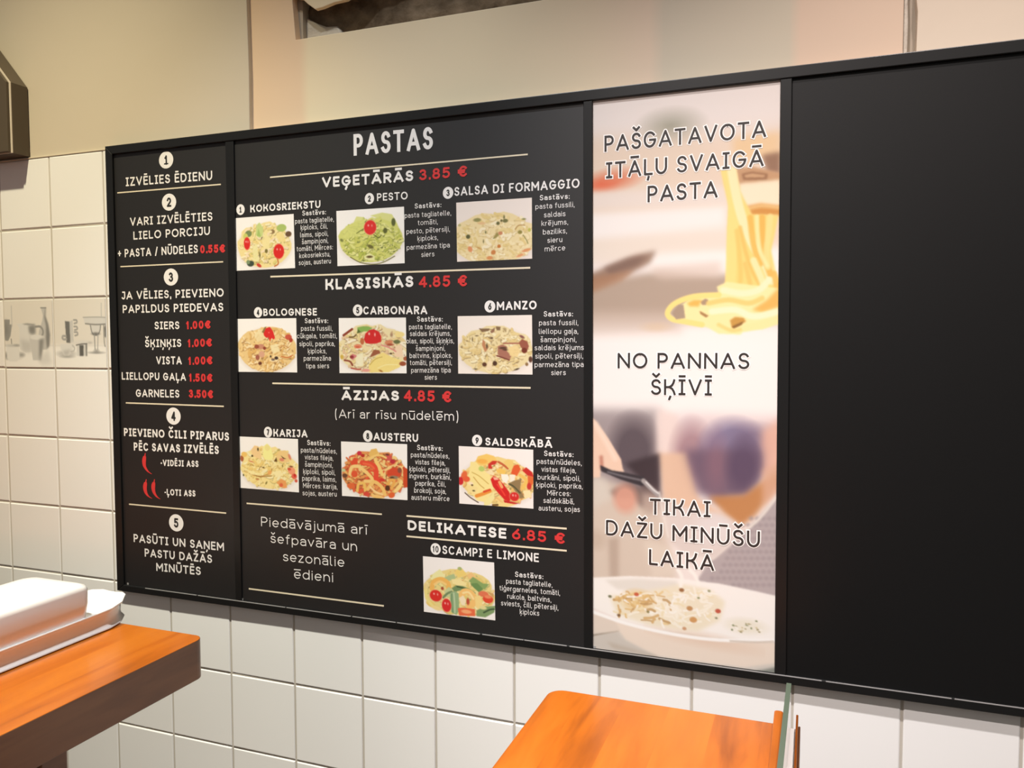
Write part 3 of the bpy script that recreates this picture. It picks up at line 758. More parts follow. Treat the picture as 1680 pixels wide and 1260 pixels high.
    ('P', [(197.8, 534.4), (201.4, 537.4), (197.9, 541.0), (194.3, 537.9)], 1.9, (164, 152, 154), 0.7),
    ('P', [(204.9, 533.9), (208.5, 536.9), (205.0, 540.4), (201.4, 537.4)], 1.9, (164, 152, 154), 0.7),
    ('P', [(212.0, 533.3), (215.5, 536.3), (212.1, 539.8), (208.5, 536.9)], 1.9, (164, 152, 154), 0.7),
    ('P', [(219.0, 532.8), (222.5, 535.7), (219.0, 539.2), (215.5, 536.3)], 1.9, (164, 152, 154), 0.7),
    ('P', [(225.9, 532.2), (229.5, 535.2), (226.0, 538.7), (222.5, 535.7)], 1.9, (164, 152, 154), 0.7),
    ('P', [(187.2, 543.6), (190.8, 546.6), (187.3, 550.1), (183.7, 547.2)], 1.9, (164, 152, 154), 0.7),
    ('P', [(194.4, 543.0), (198.0, 545.9), (194.5, 549.5), (190.8, 546.6)], 1.9, (164, 152, 154), 0.7),
    ('P', [(201.5, 542.4), (205.0, 545.4), (201.6, 549.0), (198.0, 545.9)], 1.9, (164, 152, 154), 0.7),
    ('P', [(208.6, 541.9), (212.2, 544.8), (208.6, 548.4), (205.0, 545.4)], 1.9, (164, 152, 154), 0.7),
    ('P', [(215.6, 541.3), (219.1, 544.2), (215.7, 547.8), (212.2, 544.8)], 1.9, (164, 152, 154), 0.7),
    ('P', [(222.6, 540.7), (226.1, 543.7), (222.7, 547.2), (219.1, 544.2)], 1.9, (164, 152, 154), 0.7),
    ('P', [(229.5, 540.1), (233.1, 543.1), (229.6, 546.7), (226.1, 543.7)], 1.9, (164, 152, 154), 0.7),
    ('P', [(183.7, 552.2), (187.4, 555.2), (183.8, 558.8), (180.2, 555.8)], 1.9, (164, 152, 154), 0.7),
    ('P', [(190.9, 551.6), (194.5, 554.6), (191.0, 558.2), (187.4, 555.2)], 1.9, (164, 152, 154), 0.7),
    ('P', [(198.1, 551.0), (201.7, 554.0), (198.1, 557.5), (194.5, 554.6)], 1.9, (164, 152, 154), 0.7),
    ('P', [(205.1, 550.4), (208.7, 553.4), (205.2, 557.0), (201.7, 554.0)], 1.9, (164, 152, 154), 0.7),
    ('P', [(212.2, 549.9), (215.8, 552.8), (212.2, 556.4), (208.7, 553.4)], 1.9, (164, 152, 154), 0.7),
    ('P', [(219.2, 549.2), (222.7, 552.2), (219.3, 555.7), (215.8, 552.8)], 1.9, (164, 152, 154), 0.7),
    ('P', [(226.2, 548.6), (229.7, 551.7), (226.3, 555.2), (222.7, 552.2)], 1.9, (164, 152, 154), 0.7),
    ('P', [(180.3, 560.9), (183.9, 563.8), (180.4, 567.5), (176.7, 564.5)], 1.9, (164, 152, 154), 0.7),
    ('P', [(187.4, 560.2), (191.1, 563.3), (187.5, 566.9), (183.9, 563.8)], 1.9, (164, 152, 154), 0.7),
    ('P', [(194.6, 559.7), (198.2, 562.6), (194.7, 566.2), (191.1, 563.3)], 1.9, (164, 152, 154), 0.7),
    ('P', [(201.7, 559.0), (205.3, 562.0), (201.7, 565.6), (198.2, 562.6)], 1.9, (164, 152, 154), 0.7),
    ('P', [(208.8, 558.4), (212.3, 561.4), (208.9, 565.0), (205.3, 562.0)], 1.9, (164, 152, 154), 0.7),
    ('P', [(215.9, 557.8), (219.4, 560.7), (215.9, 564.3), (212.3, 561.4)], 1.9, (164, 152, 154), 0.7),
    ('P', [(222.8, 557.2), (226.3, 560.2), (222.9, 563.7), (219.4, 560.7)], 1.9, (164, 152, 154), 0.7),
    ('P', [(229.8, 556.6), (233.3, 559.6), (229.9, 563.1), (226.3, 560.2)], 1.9, (164, 152, 154), 0.7),
    ('P', [(176.7, 569.5), (180.4, 572.6), (176.8, 576.2), (173.1, 573.2)], 1.9, (164, 152, 154), 0.7),
    ('P', [(184.0, 568.9), (187.6, 571.9), (184.0, 575.5), (180.4, 572.6)], 1.9, (164, 152, 154), 0.7),
    ('P', [(191.1, 568.3), (194.7, 571.3), (191.2, 574.9), (187.6, 571.9)], 1.9, (164, 152, 154), 0.7),
    ('P', [(198.2, 567.7), (201.8, 570.6), (198.3, 574.2), (194.7, 571.3)], 1.9, (164, 152, 154), 0.7),
    ('P', [(205.4, 567.0), (208.9, 570.0), (205.4, 573.5), (201.8, 570.6)], 1.9, (164, 152, 154), 0.7),
    ('P', [(212.4, 566.4), (215.9, 569.4), (212.5, 572.9), (208.9, 570.0)], 1.9, (164, 152, 154), 0.7),
    ('P', [(219.5, 565.8), (223.0, 568.7), (219.5, 572.3), (215.9, 569.4)], 1.9, (164, 152, 154), 0.7),
    ('P', [(226.4, 565.1), (230.0, 568.1), (226.5, 571.7), (223.0, 568.7)], 1.9, (164, 152, 154), 0.7),
    ('P', [(173.2, 578.3), (176.9, 581.3), (173.3, 585.0), (169.6, 582.0)], 1.9, (164, 152, 154), 0.7),
    ('P', [(180.4, 577.6), (184.1, 580.7), (180.5, 584.2), (176.9, 581.3)], 1.9, (164, 152, 154), 0.7),
    ('P', [(187.6, 577.0), (191.3, 579.9), (187.7, 583.6), (184.1, 580.7)], 1.9, (164, 152, 154), 0.7),
    ('P', [(194.8, 576.3), (198.4, 579.3), (194.9, 582.9), (191.3, 579.9)], 1.9, (164, 152, 154), 0.7),
    ('P', [(201.9, 575.7), (205.5, 578.6), (202.0, 582.2), (198.4, 579.3)], 1.9, (164, 152, 154), 0.7),
    ('P', [(209.0, 575.0), (212.6, 578.0), (209.0, 581.6), (205.5, 578.6)], 1.9, (164, 152, 154), 0.7),
    ('P', [(216.0, 574.4), (219.6, 577.3), (216.1, 580.9), (212.6, 578.0)], 1.9, (164, 152, 154), 0.7),
    ('P', [(223.1, 573.7), (226.6, 576.7), (223.1, 580.2), (219.6, 577.3)], 1.9, (164, 152, 154), 0.7),
    ('P', [(230.0, 573.1), (233.6, 576.0), (230.1, 579.6), (226.6, 576.7)], 1.9, (164, 152, 154), 0.7),
    ('P', [(169.7, 587.0), (173.4, 590.0), (169.8, 593.7), (166.1, 590.8)], 1.9, (164, 152, 154), 0.7),
    ('P', [(176.9, 586.4), (180.6, 589.3), (177.0, 593.0), (173.4, 590.0)], 1.9, (164, 152, 154), 0.7),
    ('P', [(184.1, 585.7), (187.8, 588.7), (184.2, 592.3), (180.6, 589.3)], 1.9, (164, 152, 154), 0.7),
    ('P', [(191.3, 585.0), (194.9, 587.9), (191.4, 591.6), (187.8, 588.7)], 1.9, (164, 152, 154), 0.7),
    ('P', [(198.5, 584.3), (202.1, 587.3), (198.6, 590.9), (194.9, 587.9)], 1.9, (164, 152, 154), 0.7),
    ('P', [(205.5, 583.7), (209.1, 586.6), (205.6, 590.2), (202.1, 587.3)], 1.9, (164, 152, 154), 0.7),
    ('P', [(212.7, 582.9), (216.2, 585.9), (212.7, 589.6), (209.1, 586.6)], 1.9, (164, 152, 154), 0.7),
    ('P', [(219.6, 582.3), (223.2, 585.2), (219.7, 588.8), (216.2, 585.9)], 1.9, (164, 152, 154), 0.7),
    ('P', [(226.7, 581.6), (230.2, 584.6), (226.8, 588.2), (223.2, 585.2)], 1.9, (164, 152, 154), 0.7),
    ('P', [(166.2, 595.8), (169.8, 598.8), (166.2, 602.5), (162.6, 599.5)], 1.9, (164, 152, 154), 0.7),
    ('P', [(173.4, 595.1), (177.1, 598.1), (173.5, 601.8), (169.8, 598.8)], 1.9, (164, 152, 154), 0.7),
    ('P', [(180.6, 594.5), (184.3, 597.4), (180.7, 601.1), (177.1, 598.1)], 1.9, (164, 152, 154), 0.7),
    ('P', [(187.8, 593.7), (191.4, 596.7), (187.9, 600.3), (184.3, 597.4)], 1.9, (164, 152, 154), 0.7),
    ('P', [(195.0, 593.0), (198.6, 595.9), (195.1, 599.6), (191.4, 596.7)], 1.9, (164, 152, 154), 0.7),
    ('P', [(202.1, 592.3), (205.7, 595.3), (202.2, 598.9), (198.6, 595.9)], 1.9, (164, 152, 154), 0.7),
    ('P', [(209.2, 591.6), (212.7, 594.5), (209.3, 598.2), (205.7, 595.3)], 1.9, (164, 152, 154), 0.7),
    ('P', [(216.3, 590.9), (219.8, 593.9), (216.3, 597.5), (212.7, 594.5)], 1.9, (164, 152, 154), 0.7),
    ('P', [(223.2, 590.2), (226.8, 593.2), (223.3, 596.7), (219.8, 593.9)], 1.9, (164, 152, 154), 0.7),
    ('P', [(230.3, 589.6), (233.8, 592.5), (230.4, 596.1), (226.8, 593.2)], 1.9, (164, 152, 154), 0.7),
    ('P', [(155.3, 605.4), (159.0, 608.4), (155.3, 612.1), (151.6, 609.2)], 1.9, (164, 152, 154), 0.7),
    ('P', [(162.6, 604.7), (166.3, 607.6), (162.6, 611.4), (159.0, 608.4)], 1.9, (164, 152, 154), 0.7),
    ('P', [(169.9, 603.9), (173.5, 606.9), (169.9, 610.6), (166.3, 607.6)], 1.9, (164, 152, 154), 0.7),
    ('P', [(177.2, 603.2), (180.8, 606.1), (177.2, 609.8), (173.5, 606.9)], 1.9, (164, 152, 154), 0.7),
    ('P', [(184.4, 602.5), (188.0, 605.4), (184.5, 609.1), (180.8, 606.1)], 1.9, (164, 152, 154), 0.7),
    ('P', [(191.5, 601.7), (195.1, 604.7), (191.6, 608.3), (188.0, 605.4)], 1.9, (164, 152, 154), 0.7),
    ('P', [(198.6, 601.0), (202.2, 603.9), (198.7, 607.6), (195.1, 604.7)], 1.9, (164, 152, 154), 0.7),
    ('P', [(205.8, 600.3), (209.4, 603.2), (205.8, 606.9), (202.2, 603.9)], 1.9, (164, 152, 154), 0.7),
    ('P', [(212.8, 599.6), (216.4, 602.5), (212.9, 606.1), (209.4, 603.2)], 1.9, (164, 152, 154), 0.7),
    ('P', [(219.9, 598.9), (223.4, 601.8), (219.9, 605.4), (216.4, 602.5)], 1.9, (164, 152, 154), 0.7),
    ('P', [(226.8, 598.1), (230.4, 601.1), (227.0, 604.7), (223.4, 601.8)], 1.9, (164, 152, 154), 0.7),
    ('P', [(180.8, 611.3), (184.5, 614.2), (180.9, 617.9), (177.2, 615.0)], 1.9, (164, 152, 154), 0.7),
    ('P', [(188.1, 610.5), (191.7, 613.4), (188.1, 617.2), (184.5, 614.2)], 1.9, (164, 152, 154), 0.7),
    ('P', [(195.2, 609.7), (198.8, 612.7), (195.3, 616.3), (191.7, 613.4)], 1.9, (164, 152, 154), 0.7),
    ('P', [(202.3, 609.0), (205.9, 611.9), (202.4, 615.6), (198.8, 612.7)], 1.9, (164, 152, 154), 0.7),
    ('P', [(209.4, 608.3), (213.0, 611.2), (209.5, 614.9), (205.9, 611.9)], 1.9, (164, 152, 154), 0.7),
    ('P', [(216.5, 607.5), (220.0, 610.5), (216.6, 614.1), (213.0, 611.2)], 1.9, (164, 152, 154), 0.7),
    ('P', [(223.5, 606.8), (227.0, 609.7), (223.6, 613.3), (220.0, 610.5)], 1.9, (164, 152, 154), 0.7),
    ('P', [(230.4, 606.1), (234.0, 609.0), (230.5, 612.6), (227.0, 609.7)], 1.9, (164, 152, 154), 0.7),
    ('L', [(233.2, 496.5), (210.0, 529.5), (185.3, 553.4), (155.7, 583.7)], 3.06, 1.5, (236, 228, 218), 0.9),
    ('P', [(93.4, 511.2), (120.2, 520.6), (163.7, 526.4), (182.9, 536.0), (185.3, 555.6), (157.8, 583.5), (120.7, 581.3), (102.7, 567.1)], 3.8, (226, 213, 206), 1),
    ('E', 157.0, 546.4, 23.0, 18.4, 0, 7.7, (232, 224, 222), 0.8),
    ('P', [(-1.8, 489.6), (38.4, 496.4), (88.9, 516.0), (102.8, 573.9), (112.1, 618.4), (-1.4, 630.2)], 7.7, (216, 200, 184), 0.97),
    ('P', [(0.6, 484.8), (19.6, 490.6), (29.1, 515.5), (0.7, 531.4)], 6.9, (220, 212, 200), 0.8),
    ('P', [(24.3, 506.6), (49.9, 493.4), (70.7, 501.3), (68.5, 526.6), (54.7, 513.8), (33.8, 515.1)], 5.4, (108, 88, 84), 0.8),
    ('E', 44.8, 515.1, 15.3, 18.4, 0, 5.4, (224, 164, 142), 0.9),
    ('P', [(45.2, 468.5), (88.5, 452.8), (89.9, 509.2), (68.4, 506.0), (61.4, 485.9)], 4.6, (66, 54, 58), 0.95),
    ('P', [(68.4, 494.6), (88.8, 504.7), (88.9, 525.1), (73.1, 535.3), (63.9, 517.8)], 7.7, (176, 152, 140), 0.7),
    ('P', [(22.3, 569.4), (36.4, 565.9), (36.6, 621.6), (24.8, 622.8)], 4.6, (186, 166, 150), 0.8),
    ('P', [(68.8, 567.8), (102.8, 573.9), (112.1, 609.3), (80.5, 617.1)], 6.1, (232, 220, 204), 0.6),
    ('E', 6.4, 572.5, 12.3, 12.3, 0, 6.1, (198, 178, 160), 0.6),
    ('P', [(-1.1, 408.5), (6.6, 415.9), (22.2, 437.1), (38.9, 463.4), (41.2, 475.2), (43.4, 480.1), (26.6, 481.0), (12.5, 474.8), (11.3, 488.8), (-1.8, 490.5)], 1.5, (242, 208, 184), 1),
    ('P', [(10.1, 460.5), (14.6, 459.2), (16.1, 476.6), (11.3, 479.0)], 2.3, (190, 120, 100), 0.8),
    ('L', [(4.3, 418.1), (17.8, 439.4), (31.2, 462.7)], 6.13, 3.1, (252, 226, 206), 0.8),
    ('P', [(11.2, 472.6), (26.6, 478.7), (43.0, 480.6), (68.3, 484.4), (72.9, 493.3), (66.1, 497.1), (38.4, 490.0), (12.5, 480.6)], 1.4, (62, 56, 60), 1),
    ('L', [(21.9, 481.3), (43.0, 485.8), (63.7, 489.3)], 2.3, 1.5, (140, 134, 138), 0.8),
    ('L', [(68.3, 490.1), (76.3, 497.6), (86.6, 506.7)], 6.13, 1.2, (168, 160, 158), 1),
    ('L', [(71.7, 491.7), (80.9, 500.7), (87.0, 504.9)], 2.3, 0.9, (226, 222, 220), 0.9),
    ('P', [(-1.1, 689.4), (235.8, 675.3), (236.4, 725.7), (-1.1, 729.8)], 2.3, (214, 206, 196), 1),
    ('P', [(-1.1, 700.1), (34.6, 690.8), (39.3, 700.8), (85.8, 719.0), (-1.1, 722.7)], 2.3, (208, 200, 190), 1),
    ('L', [(1.3, 702.1), (18.0, 696.9), (35.8, 691.4)], 2.3, 1.1, (150, 136, 120), 0.8),
    ('P', [(-1.4, 624.4), (50.7, 616.7), (107.6, 613.2), (164.6, 614.7), (207.1, 619.5), (235.0, 623.5), (235.8, 677.5), (195.3, 683.9), (139.3, 684.5), (90.1, 682.7), (39.3, 676.2), (-1.2, 663.3)], 1.5, (250, 246, 240), 1),
    ('P', [(17.8, 625.4), (62.2, 619.0), (112.1, 616.6), (112.2, 629.7), (69.3, 637.2), (34.3, 635.9)], 3.1, (228, 222, 212), 0.8),
    ('P', [(6.0, 676.6), (48.6, 682.0), (108.2, 688.4), (165.4, 689.0), (235.9, 680.1), (236.2, 706.0), (195.7, 717.3), (130.8, 718.5), (85.8, 717.9), (46.4, 702.2), (27.5, 680.0)], 2.3, (238, 222, 206), 1),
    ('P', [(-1.2, 670.4), (29.8, 676.1), (39.3, 691.4), (20.4, 696.1), (-1.1, 700.1)], 2.3, (228, 214, 200), 1),
    ('E', 144.8, 689.0, 53.6, 7.7, 5, 6.1, (228, 200, 178), 0.7),
    ('L', [(-1.2, 669.4), (48.6, 680.4), (108.2, 686.8), (165.4, 686.7), (235.8, 678.0)], 4.59, 1.2, (254, 252, 248), 1),
    ('L', [(178.3, 686.3), (207.9, 683.8), (228.6, 680.2)], 2.3, 1.1, (196, 178, 160), 0.6),
    ('P', [(20.5, 707.9), (85.8, 717.4), (90.3, 720.0), (30.0, 716.1)], 3.1, (190, 176, 160), 0.7),
    ('P', [(216.7, 717.6), (236.3, 710.4), (236.4, 722.5), (195.8, 722.9)], 2.3, (128, 132, 124), 0.9),
    ('P', [(23.8, 645.2), (43.8, 644.1), (62.3, 636.3), (89.7, 628.8), (116.6, 620.2), (151.7, 623.2), (171.3, 636.8), (165.1, 662.1), (139.2, 678.8), (112.6, 679.9), (81.0, 679.2), (50.9, 673.6), (34.5, 668.5)], 3.8, (240, 230, 205), 1),
    ('E', 61.8, 648.5, 19.9, 13.8, 0, 4.6, (232, 200, 140), 0.8),
    ('E', 97.8, 656.5, 19.9, 10.7, 0, 4.6, (246, 238, 220), 0.9),
    ('L', [(64.9, 637.4), (66.3, 637.7), (67.8, 641.2)], 2.58, 0.7, (226, 190, 128), 0.9),
    ('L', [(66.5, 673.4), (73.2, 672.7), (79.8, 673.0)], 1.86, 0.7, (196, 160, 110), 0.9),
    ('L', [(58.9, 643.1), (50.2, 646.4), (41.4, 647.5)], 2.05, 0.7, (196, 160, 110), 0.9),
    ('L', [(66.4, 644.0), (57.5, 648.4), (48.6, 650.3)], 1.7, 0.7, (233, 205, 150), 0.9),
    ('L', [(111.8, 660.2), (111.8, 662.3), (111.9, 664.6)], 3.34, 0.7, (248, 242, 226), 0.9),
    ('L', [(139.9, 664.2), (137.2, 664.6), (134.5, 666.5)], 3.15, 0.7, (240, 226, 190), 0.9),
    ('L', [(101.6, 645.6), (99.9, 647.5), (98.2, 651.9)], 2.03, 0.7, (233, 205, 150), 0.9),
    ('L', [(133.1, 623.0), (134.4, 627.9), (135.8, 632.6)], 2.87, 0.7, (248, 242, 226), 0.9),
    ('L', [(45.7, 660.9), (55.2, 661.3), (64.5, 660.6)], 2.06, 0.7, (226, 190, 128), 0.9),
    ('L', [(77.5, 661.4), (81.3, 665.4), (85.2, 666.3)], 3.14, 0.7, (248, 242, 226), 0.9),
    ('L', [(125.9, 634.6), (124.0, 637.8), (121.9, 643.8)], 2.09, 0.7, (250, 247, 238), 0.9),
    ('L', [(30.3, 650.7), (40.0, 650.0), (49.8, 651.0)], 3.37, 0.7, (214, 176, 120), 0.9),
    ('L', [(47.7, 647.2), (39.1, 648.4), (30.4, 650.4)], 2.72, 0.7, (196, 160, 110), 0.9),
    ('L', [(132.0, 635.5), (137.0, 635.5), (142.0, 637.9)], 2.68, 0.7, (248, 242, 226), 0.9),
    ('L', [(54.1, 654.7), (56.8, 656.7), (59.6, 659.8)], 2.23, 0.7, (196, 160, 110), 0.9),
    ('L', [(79.2, 637.2), (73.1, 637.0), (67.0, 639.1)], 1.65, 0.7, (248, 242, 226), 0.9),
    ('L', [(134.5, 652.0), (127.5, 653.4), (120.4, 654.6)], 2.15, 0.7, (250, 247, 238), 0.9),
    ('L', [(35.0, 662.5), (41.4, 666.3), (47.7, 669.1)], 2.45, 0.7, (240, 226, 190), 0.9),
    ('L', [(61.1, 651.1), (67.1, 649.9), (73.2, 650.5)], 3.12, 0.7, (226, 190, 128), 0.9),
    ('L', [(95.2, 630.2), (98.6, 630.5), (102.0, 632.9)], 2.33, 0.7, (240, 226, 190), 0.9),
    ('L', [(74.6, 645.8), (69.6, 645.9), (64.6, 648.9)], 2.3, 0.7, (250, 247, 238), 0.9),
    ('L', [(153.0, 645.9), (146.9, 649.2), (140.8, 652.5)], 2.35, 0.7, (248, 242, 226), 0.9),
    ('L', [(154.3, 643.8), (150.3, 644.0), (146.3, 645.7)], 3.06, 0.7, (248, 242, 226), 0.9),
    ('L', [(116.7, 664.1), (116.3, 668.7), (115.8, 671.9)], 2.18, 0.7, (240, 226, 190), 0.9),
    ('L', [(90.3, 651.6), (85.7, 653.8), (81.2, 655.0)], 1.62, 0.7, (240, 226, 190), 0.9),
    ('L', [(153.8, 626.2), (146.4, 626.0), (139.1, 628.8)], 2.85, 0.7, (250, 247, 238), 0.9),
    ('L', [(92.8, 649.3), (94.6, 652.9), (96.5, 654.4)], 3.3, 0.7, (240, 226, 190), 0.9),
    ('L', [(30.1, 666.3), (38.5, 668.1), (46.9, 667.6)], 2.59, 0.7, (240, 226, 190), 0.9),
    ('L', [(146.7, 628.5), (144.1, 632.5), (141.6, 633.7)], 3.28, 0.7, (248, 242, 226), 0.9),
    ('L', [(93.6, 632.8), (91.4, 635.0), (89.3, 636.6)], 2.7, 0.7, (233, 205, 150), 0.9),
    ('L', [(59.3, 647.0), (54.3, 648.1), (49.3, 652.9)], 2.2, 0.7, (196, 160, 110), 0.9),
    ('L', [(45.6, 667.9), (46.3, 671.9), (47.1, 672.3)], 1.98, 0.7, (226, 190, 128), 0.9),
    ('L', [(93.7, 674.0), (97.5, 674.6), (101.2, 674.3)], 2.51, 0.7, (233, 205, 150), 0.9),
    ('L', [(93.7, 667.4), (91.0, 670.3), (88.3, 670.5)], 2.75, 0.7, (240, 226, 190), 0.9),
    ('L', [(144.0, 640.4), (150.2, 640.5), (156.4, 641.5)], 1.87, 0.7, (250, 247, 238), 0.9),
    ('L', [(52.1, 651.8), (55.7, 656.0), (59.1, 657.1)], 1.85, 0.7, (214, 176, 120), 0.9),
    ('L', [(108.8, 632.6), (116.7, 633.5), (124.5, 633.7)], 2.53, 0.7, (248, 242, 226), 0.9),
    ('L', [(84.7, 643.4), (88.0, 645.8), (91.3, 645.5)], 2.83, 0.7, (248, 242, 226), 0.9),
    ('L', [(118.0, 642.2), (112.1, 645.4), (106.2, 645.6)], 3.32, 0.7, (240, 226, 190), 0.9),
    ('L', [(101.7, 647.0), (99.7, 649.1), (97.8, 652.9)], 2.22, 0.7, (250, 247, 238), 0.9),
    ('L', [(114.4, 633.3), (118.4, 634.6), (122.3, 633.5)], 2.08, 0.7, (250, 247, 238), 0.9),
    ('L', [(157.0, 626.3), (151.3, 630.7), (145.5, 632.4)], 2.3, 0.7, (248, 242, 226), 0.9),
    ('L', [(153.1, 626.1), (150.8, 628.0), (148.5, 631.4)], 2.69, 0.7, (248, 242, 226), 0.9),
    ('L', [(96.6, 663.3), (101.9, 664.6), (107.3, 663.6)], 1.83, 0.7, (248, 242, 226), 0.9),
    ('L', [(111.0, 644.7), (109.1, 650.6), (107.2, 654.6)], 1.86, 0.7, (248, 242, 226), 0.9),
    ('L', [(89.9, 668.5), (96.5, 671.1), (103.0, 672.4)], 3.31, 0.7, (196, 160, 110), 0.9),
    ('L', [(94.9, 655.3), (87.5, 656.9), (80.0, 660.0)], 2.96, 0.7, (240, 226, 190), 0.9),
    ('L', [(102.0, 648.8), (103.5, 652.9), (104.9, 657.0)], 2.13, 0.7, (196, 160, 110), 0.9),
    ('L', [(84.8, 654.6), (91.4, 656.9), (98.0, 659.6)], 2.71, 0.7, (250, 247, 238), 0.9),
    ('L', [(83.9, 670.2), (82.5, 670.8), (81.0, 674.6)], 3.29, 0.7, (214, 176, 120), 0.9),
    ('L', [(106.7, 643.9), (111.4, 643.0), (116.1, 644.2)], 3.24, 0.7, (248, 242, 226), 0.9),
    ('L', [(128.5, 630.0), (132.1, 632.9), (135.9, 632.7)], 2.29, 0.7, (250, 247, 238), 0.9),
    ('L', [(112.9, 651.9), (108.9, 653.3), (104.9, 658.3)], 1.83, 0.7, (250, 247, 238), 0.9),
    ('L', [(46.6, 637.8), (48.9, 637.7), (51.2, 640.8)], 2.08, 0.7, (214, 176, 120), 0.9),
    ('L', [(150.3, 648.2), (145.7, 653.3), (141.0, 655.1)], 2.6, 0.7, (248, 242, 226), 0.9),
    ('L', [(123.3, 657.8), (122.4, 659.9), (121.5, 664.5)], 2.46, 0.7, (240, 226, 190), 0.9),
    ('L', [(49.9, 642.7), (45.3, 643.9), (40.7, 645.8)], 2.11, 0.7, (214, 176, 120), 0.9),
    ('L', [(77.0, 639.5), (86.7, 638.5), (96.3, 639.2)], 1.57, 0.7, (214, 176, 120), 0.9),
    ('L', [(146.0, 625.8), (153.6, 628.2), (161.2, 628.3)], 1.97, 0.7, (250, 247, 238), 0.9),
    ('L', [(38.7, 663.2), (38.0, 667.8), (37.2, 672.8)], 2.88, 0.7, (214, 176, 120), 0.9),
    ('L', [(146.1, 656.2), (149.4, 661.1), (152.7, 663.6)], 1.74, 0.7, (250, 247, 238), 0.9),
    ('L', [(109.2, 671.5), (113.5, 675.5), (118.0, 676.5)], 3.1, 0.7, (248, 242, 226), 0.9),
    ('L', [(69.3, 654.3), (63.5, 658.3), (57.7, 660.2)], 2.73, 0.7, (226, 190, 128), 0.9),
    ('L', [(88.0, 664.6), (79.4, 668.8), (70.7, 670.2)], 3.4, 0.7, (214, 176, 120), 0.9),
    ('L', [(40.7, 644.8), (41.6, 651.2), (42.5, 654.5)], 2.9, 0.7, (240, 226, 190), 0.9),
    ('L', [(100.0, 652.5), (98.7, 653.9), (97.4, 657.5)], 2.18, 0.7, (248, 242, 226), 0.9),
    ('L', [(107.3, 632.8), (111.2, 636.5), (114.9, 637.4)], 1.67, 0.7, (248, 242, 226), 0.9),
    ('L', [(74.4, 644.0), (65.2, 647.6), (55.9, 647.7)], 2.45, 0.7, (248, 242, 226), 0.9),
    ('L', [(62.9, 647.3), (55.1, 651.0), (47.2, 652.3)], 3.17, 0.7, (233, 205, 150), 0.9),
    ('L', [(109.4, 646.7), (114.9, 646.2), (120.4, 648.8)], 2.6, 0.7, (240, 226, 190), 0.9),
    ('L', [(75.3, 640.0), (72.2, 641.5), (69.1, 645.1)], 3.23, 0.7, (226, 190, 128), 0.9),
    ('L', [(154.3, 630.2), (150.3, 633.2), (146.4, 635.3)], 2.15, 0.7, (248, 242, 226), 0.9),
    ('L', [(113.4, 639.0), (113.4, 639.8), (113.4, 642.4)], 2.82, 0.7, (240, 226, 190), 0.9),
    ('L', [(110.8, 654.6), (116.1, 659.0), (121.4, 661.3)], 2.87, 0.7, (248, 242, 226), 0.9),
    ('L', [(144.9, 630.1), (150.7, 632.7), (156.3, 633.4)], 1.55, 0.7, (240, 226, 190), 0.9),
    ('L', [(100.9, 637.3), (107.3, 636.0), (113.6, 637.7)], 2.1, 0.7, (240, 226, 190), 0.9),
    ('L', [(110.6, 656.5), (107.1, 658.7), (103.7, 658.4)], 3.25, 0.7, (250, 247, 238), 0.9),
    ('L', [(134.7, 657.3), (128.7, 659.5), (122.8, 663.4)], 2.74, 0.7, (240, 226, 190), 0.9),
    ('L', [(135.8, 658.0), (127.5, 660.3), (119.1, 664.9)], 1.63, 0.7, (250, 247, 238), 0.9),
    ('L', [(53.0, 642.2), (43.5, 644.9), (33.9, 646.4)], 2.88, 0.7, (233, 205, 150), 0.9),
    ('L', [(115.2, 668.0), (119.4, 666.8), (123.6, 668.4)], 2.68, 0.7, (248, 242, 226), 0.9),
    ('L', [(97.0, 642.2), (98.4, 643.2), (99.8, 647.6)], 1.88, 0.7, (248, 242, 226), 0.9),
    ('L', [(77.6, 641.5), (81.5, 646.8), (85.4, 648.9)], 2.19, 0.7, (214, 176, 120), 0.9),
    ('L', [(86.7, 661.3), (82.3, 661.7), (77.9, 663.2)], 1.94, 0.7, (250, 247, 238), 0.9),
    ('L', [(47.1, 642.6), (40.2, 647.3), (33.1, 648.8)], 3.33, 0.7, (226, 190, 128), 0.9),
    ('L', [(156.0, 651.3), (152.8, 654.8), (149.5, 654.7)], 2.2, 0.7, (248, 242, 226), 0.9),
    ('L', [(36.0, 657.4), (37.5, 663.0), (39.2, 665.4)], 2.33, 0.7, (214, 176, 120), 0.9),
    ('L', [(52.8, 643.1), (51.2, 647.8), (49.8, 652.8)], 2.54, 0.7, (214, 176, 120), 0.9),
    ('L', [(61.7, 654.8), (59.6, 659.5), (57.5, 662.4)], 2.26, 0.7, (248, 242, 226), 0.9),
    ('L', [(67.3, 655.3), (65.9, 657.8), (64.4, 659.6)], 2.36, 0.7, (240, 226, 190), 0.9),
    ('L', [(71.4, 658.4), (76.2, 659.9), (81.0, 660.0)], 2.79, 0.7, (250, 247, 238), 0.9),
    ('L', [(110.3, 638.6), (107.6, 641.8), (105.0, 648.5)], 2.23, 0.7, (250, 247, 238), 0.9),
    ('L', [(141.7, 629.4), (142.2, 632.7), (142.6, 633.3)], 3.42, 0.7, (250, 247, 238), 0.9),
    ('L', [(55.9, 660.2), (54.9, 663.2), (53.9, 663.9)], 3.33, 0.7, (196, 160, 110), 0.9),
    ('L', [(127.4, 626.7), (124.0, 627.0), (120.5, 629.7)], 2.1, 0.7, (248, 242, 226), 0.9),
    ('L', [(147.8, 630.2), (144.6, 634.4), (141.3, 638.5)], 3.23, 0.7, (248, 242, 226), 0.9),
    ('L', [(66.0, 651.5), (72.9, 652.0), (79.7, 649.9)], 2.22, 0.7, (196, 160, 110), 0.9),
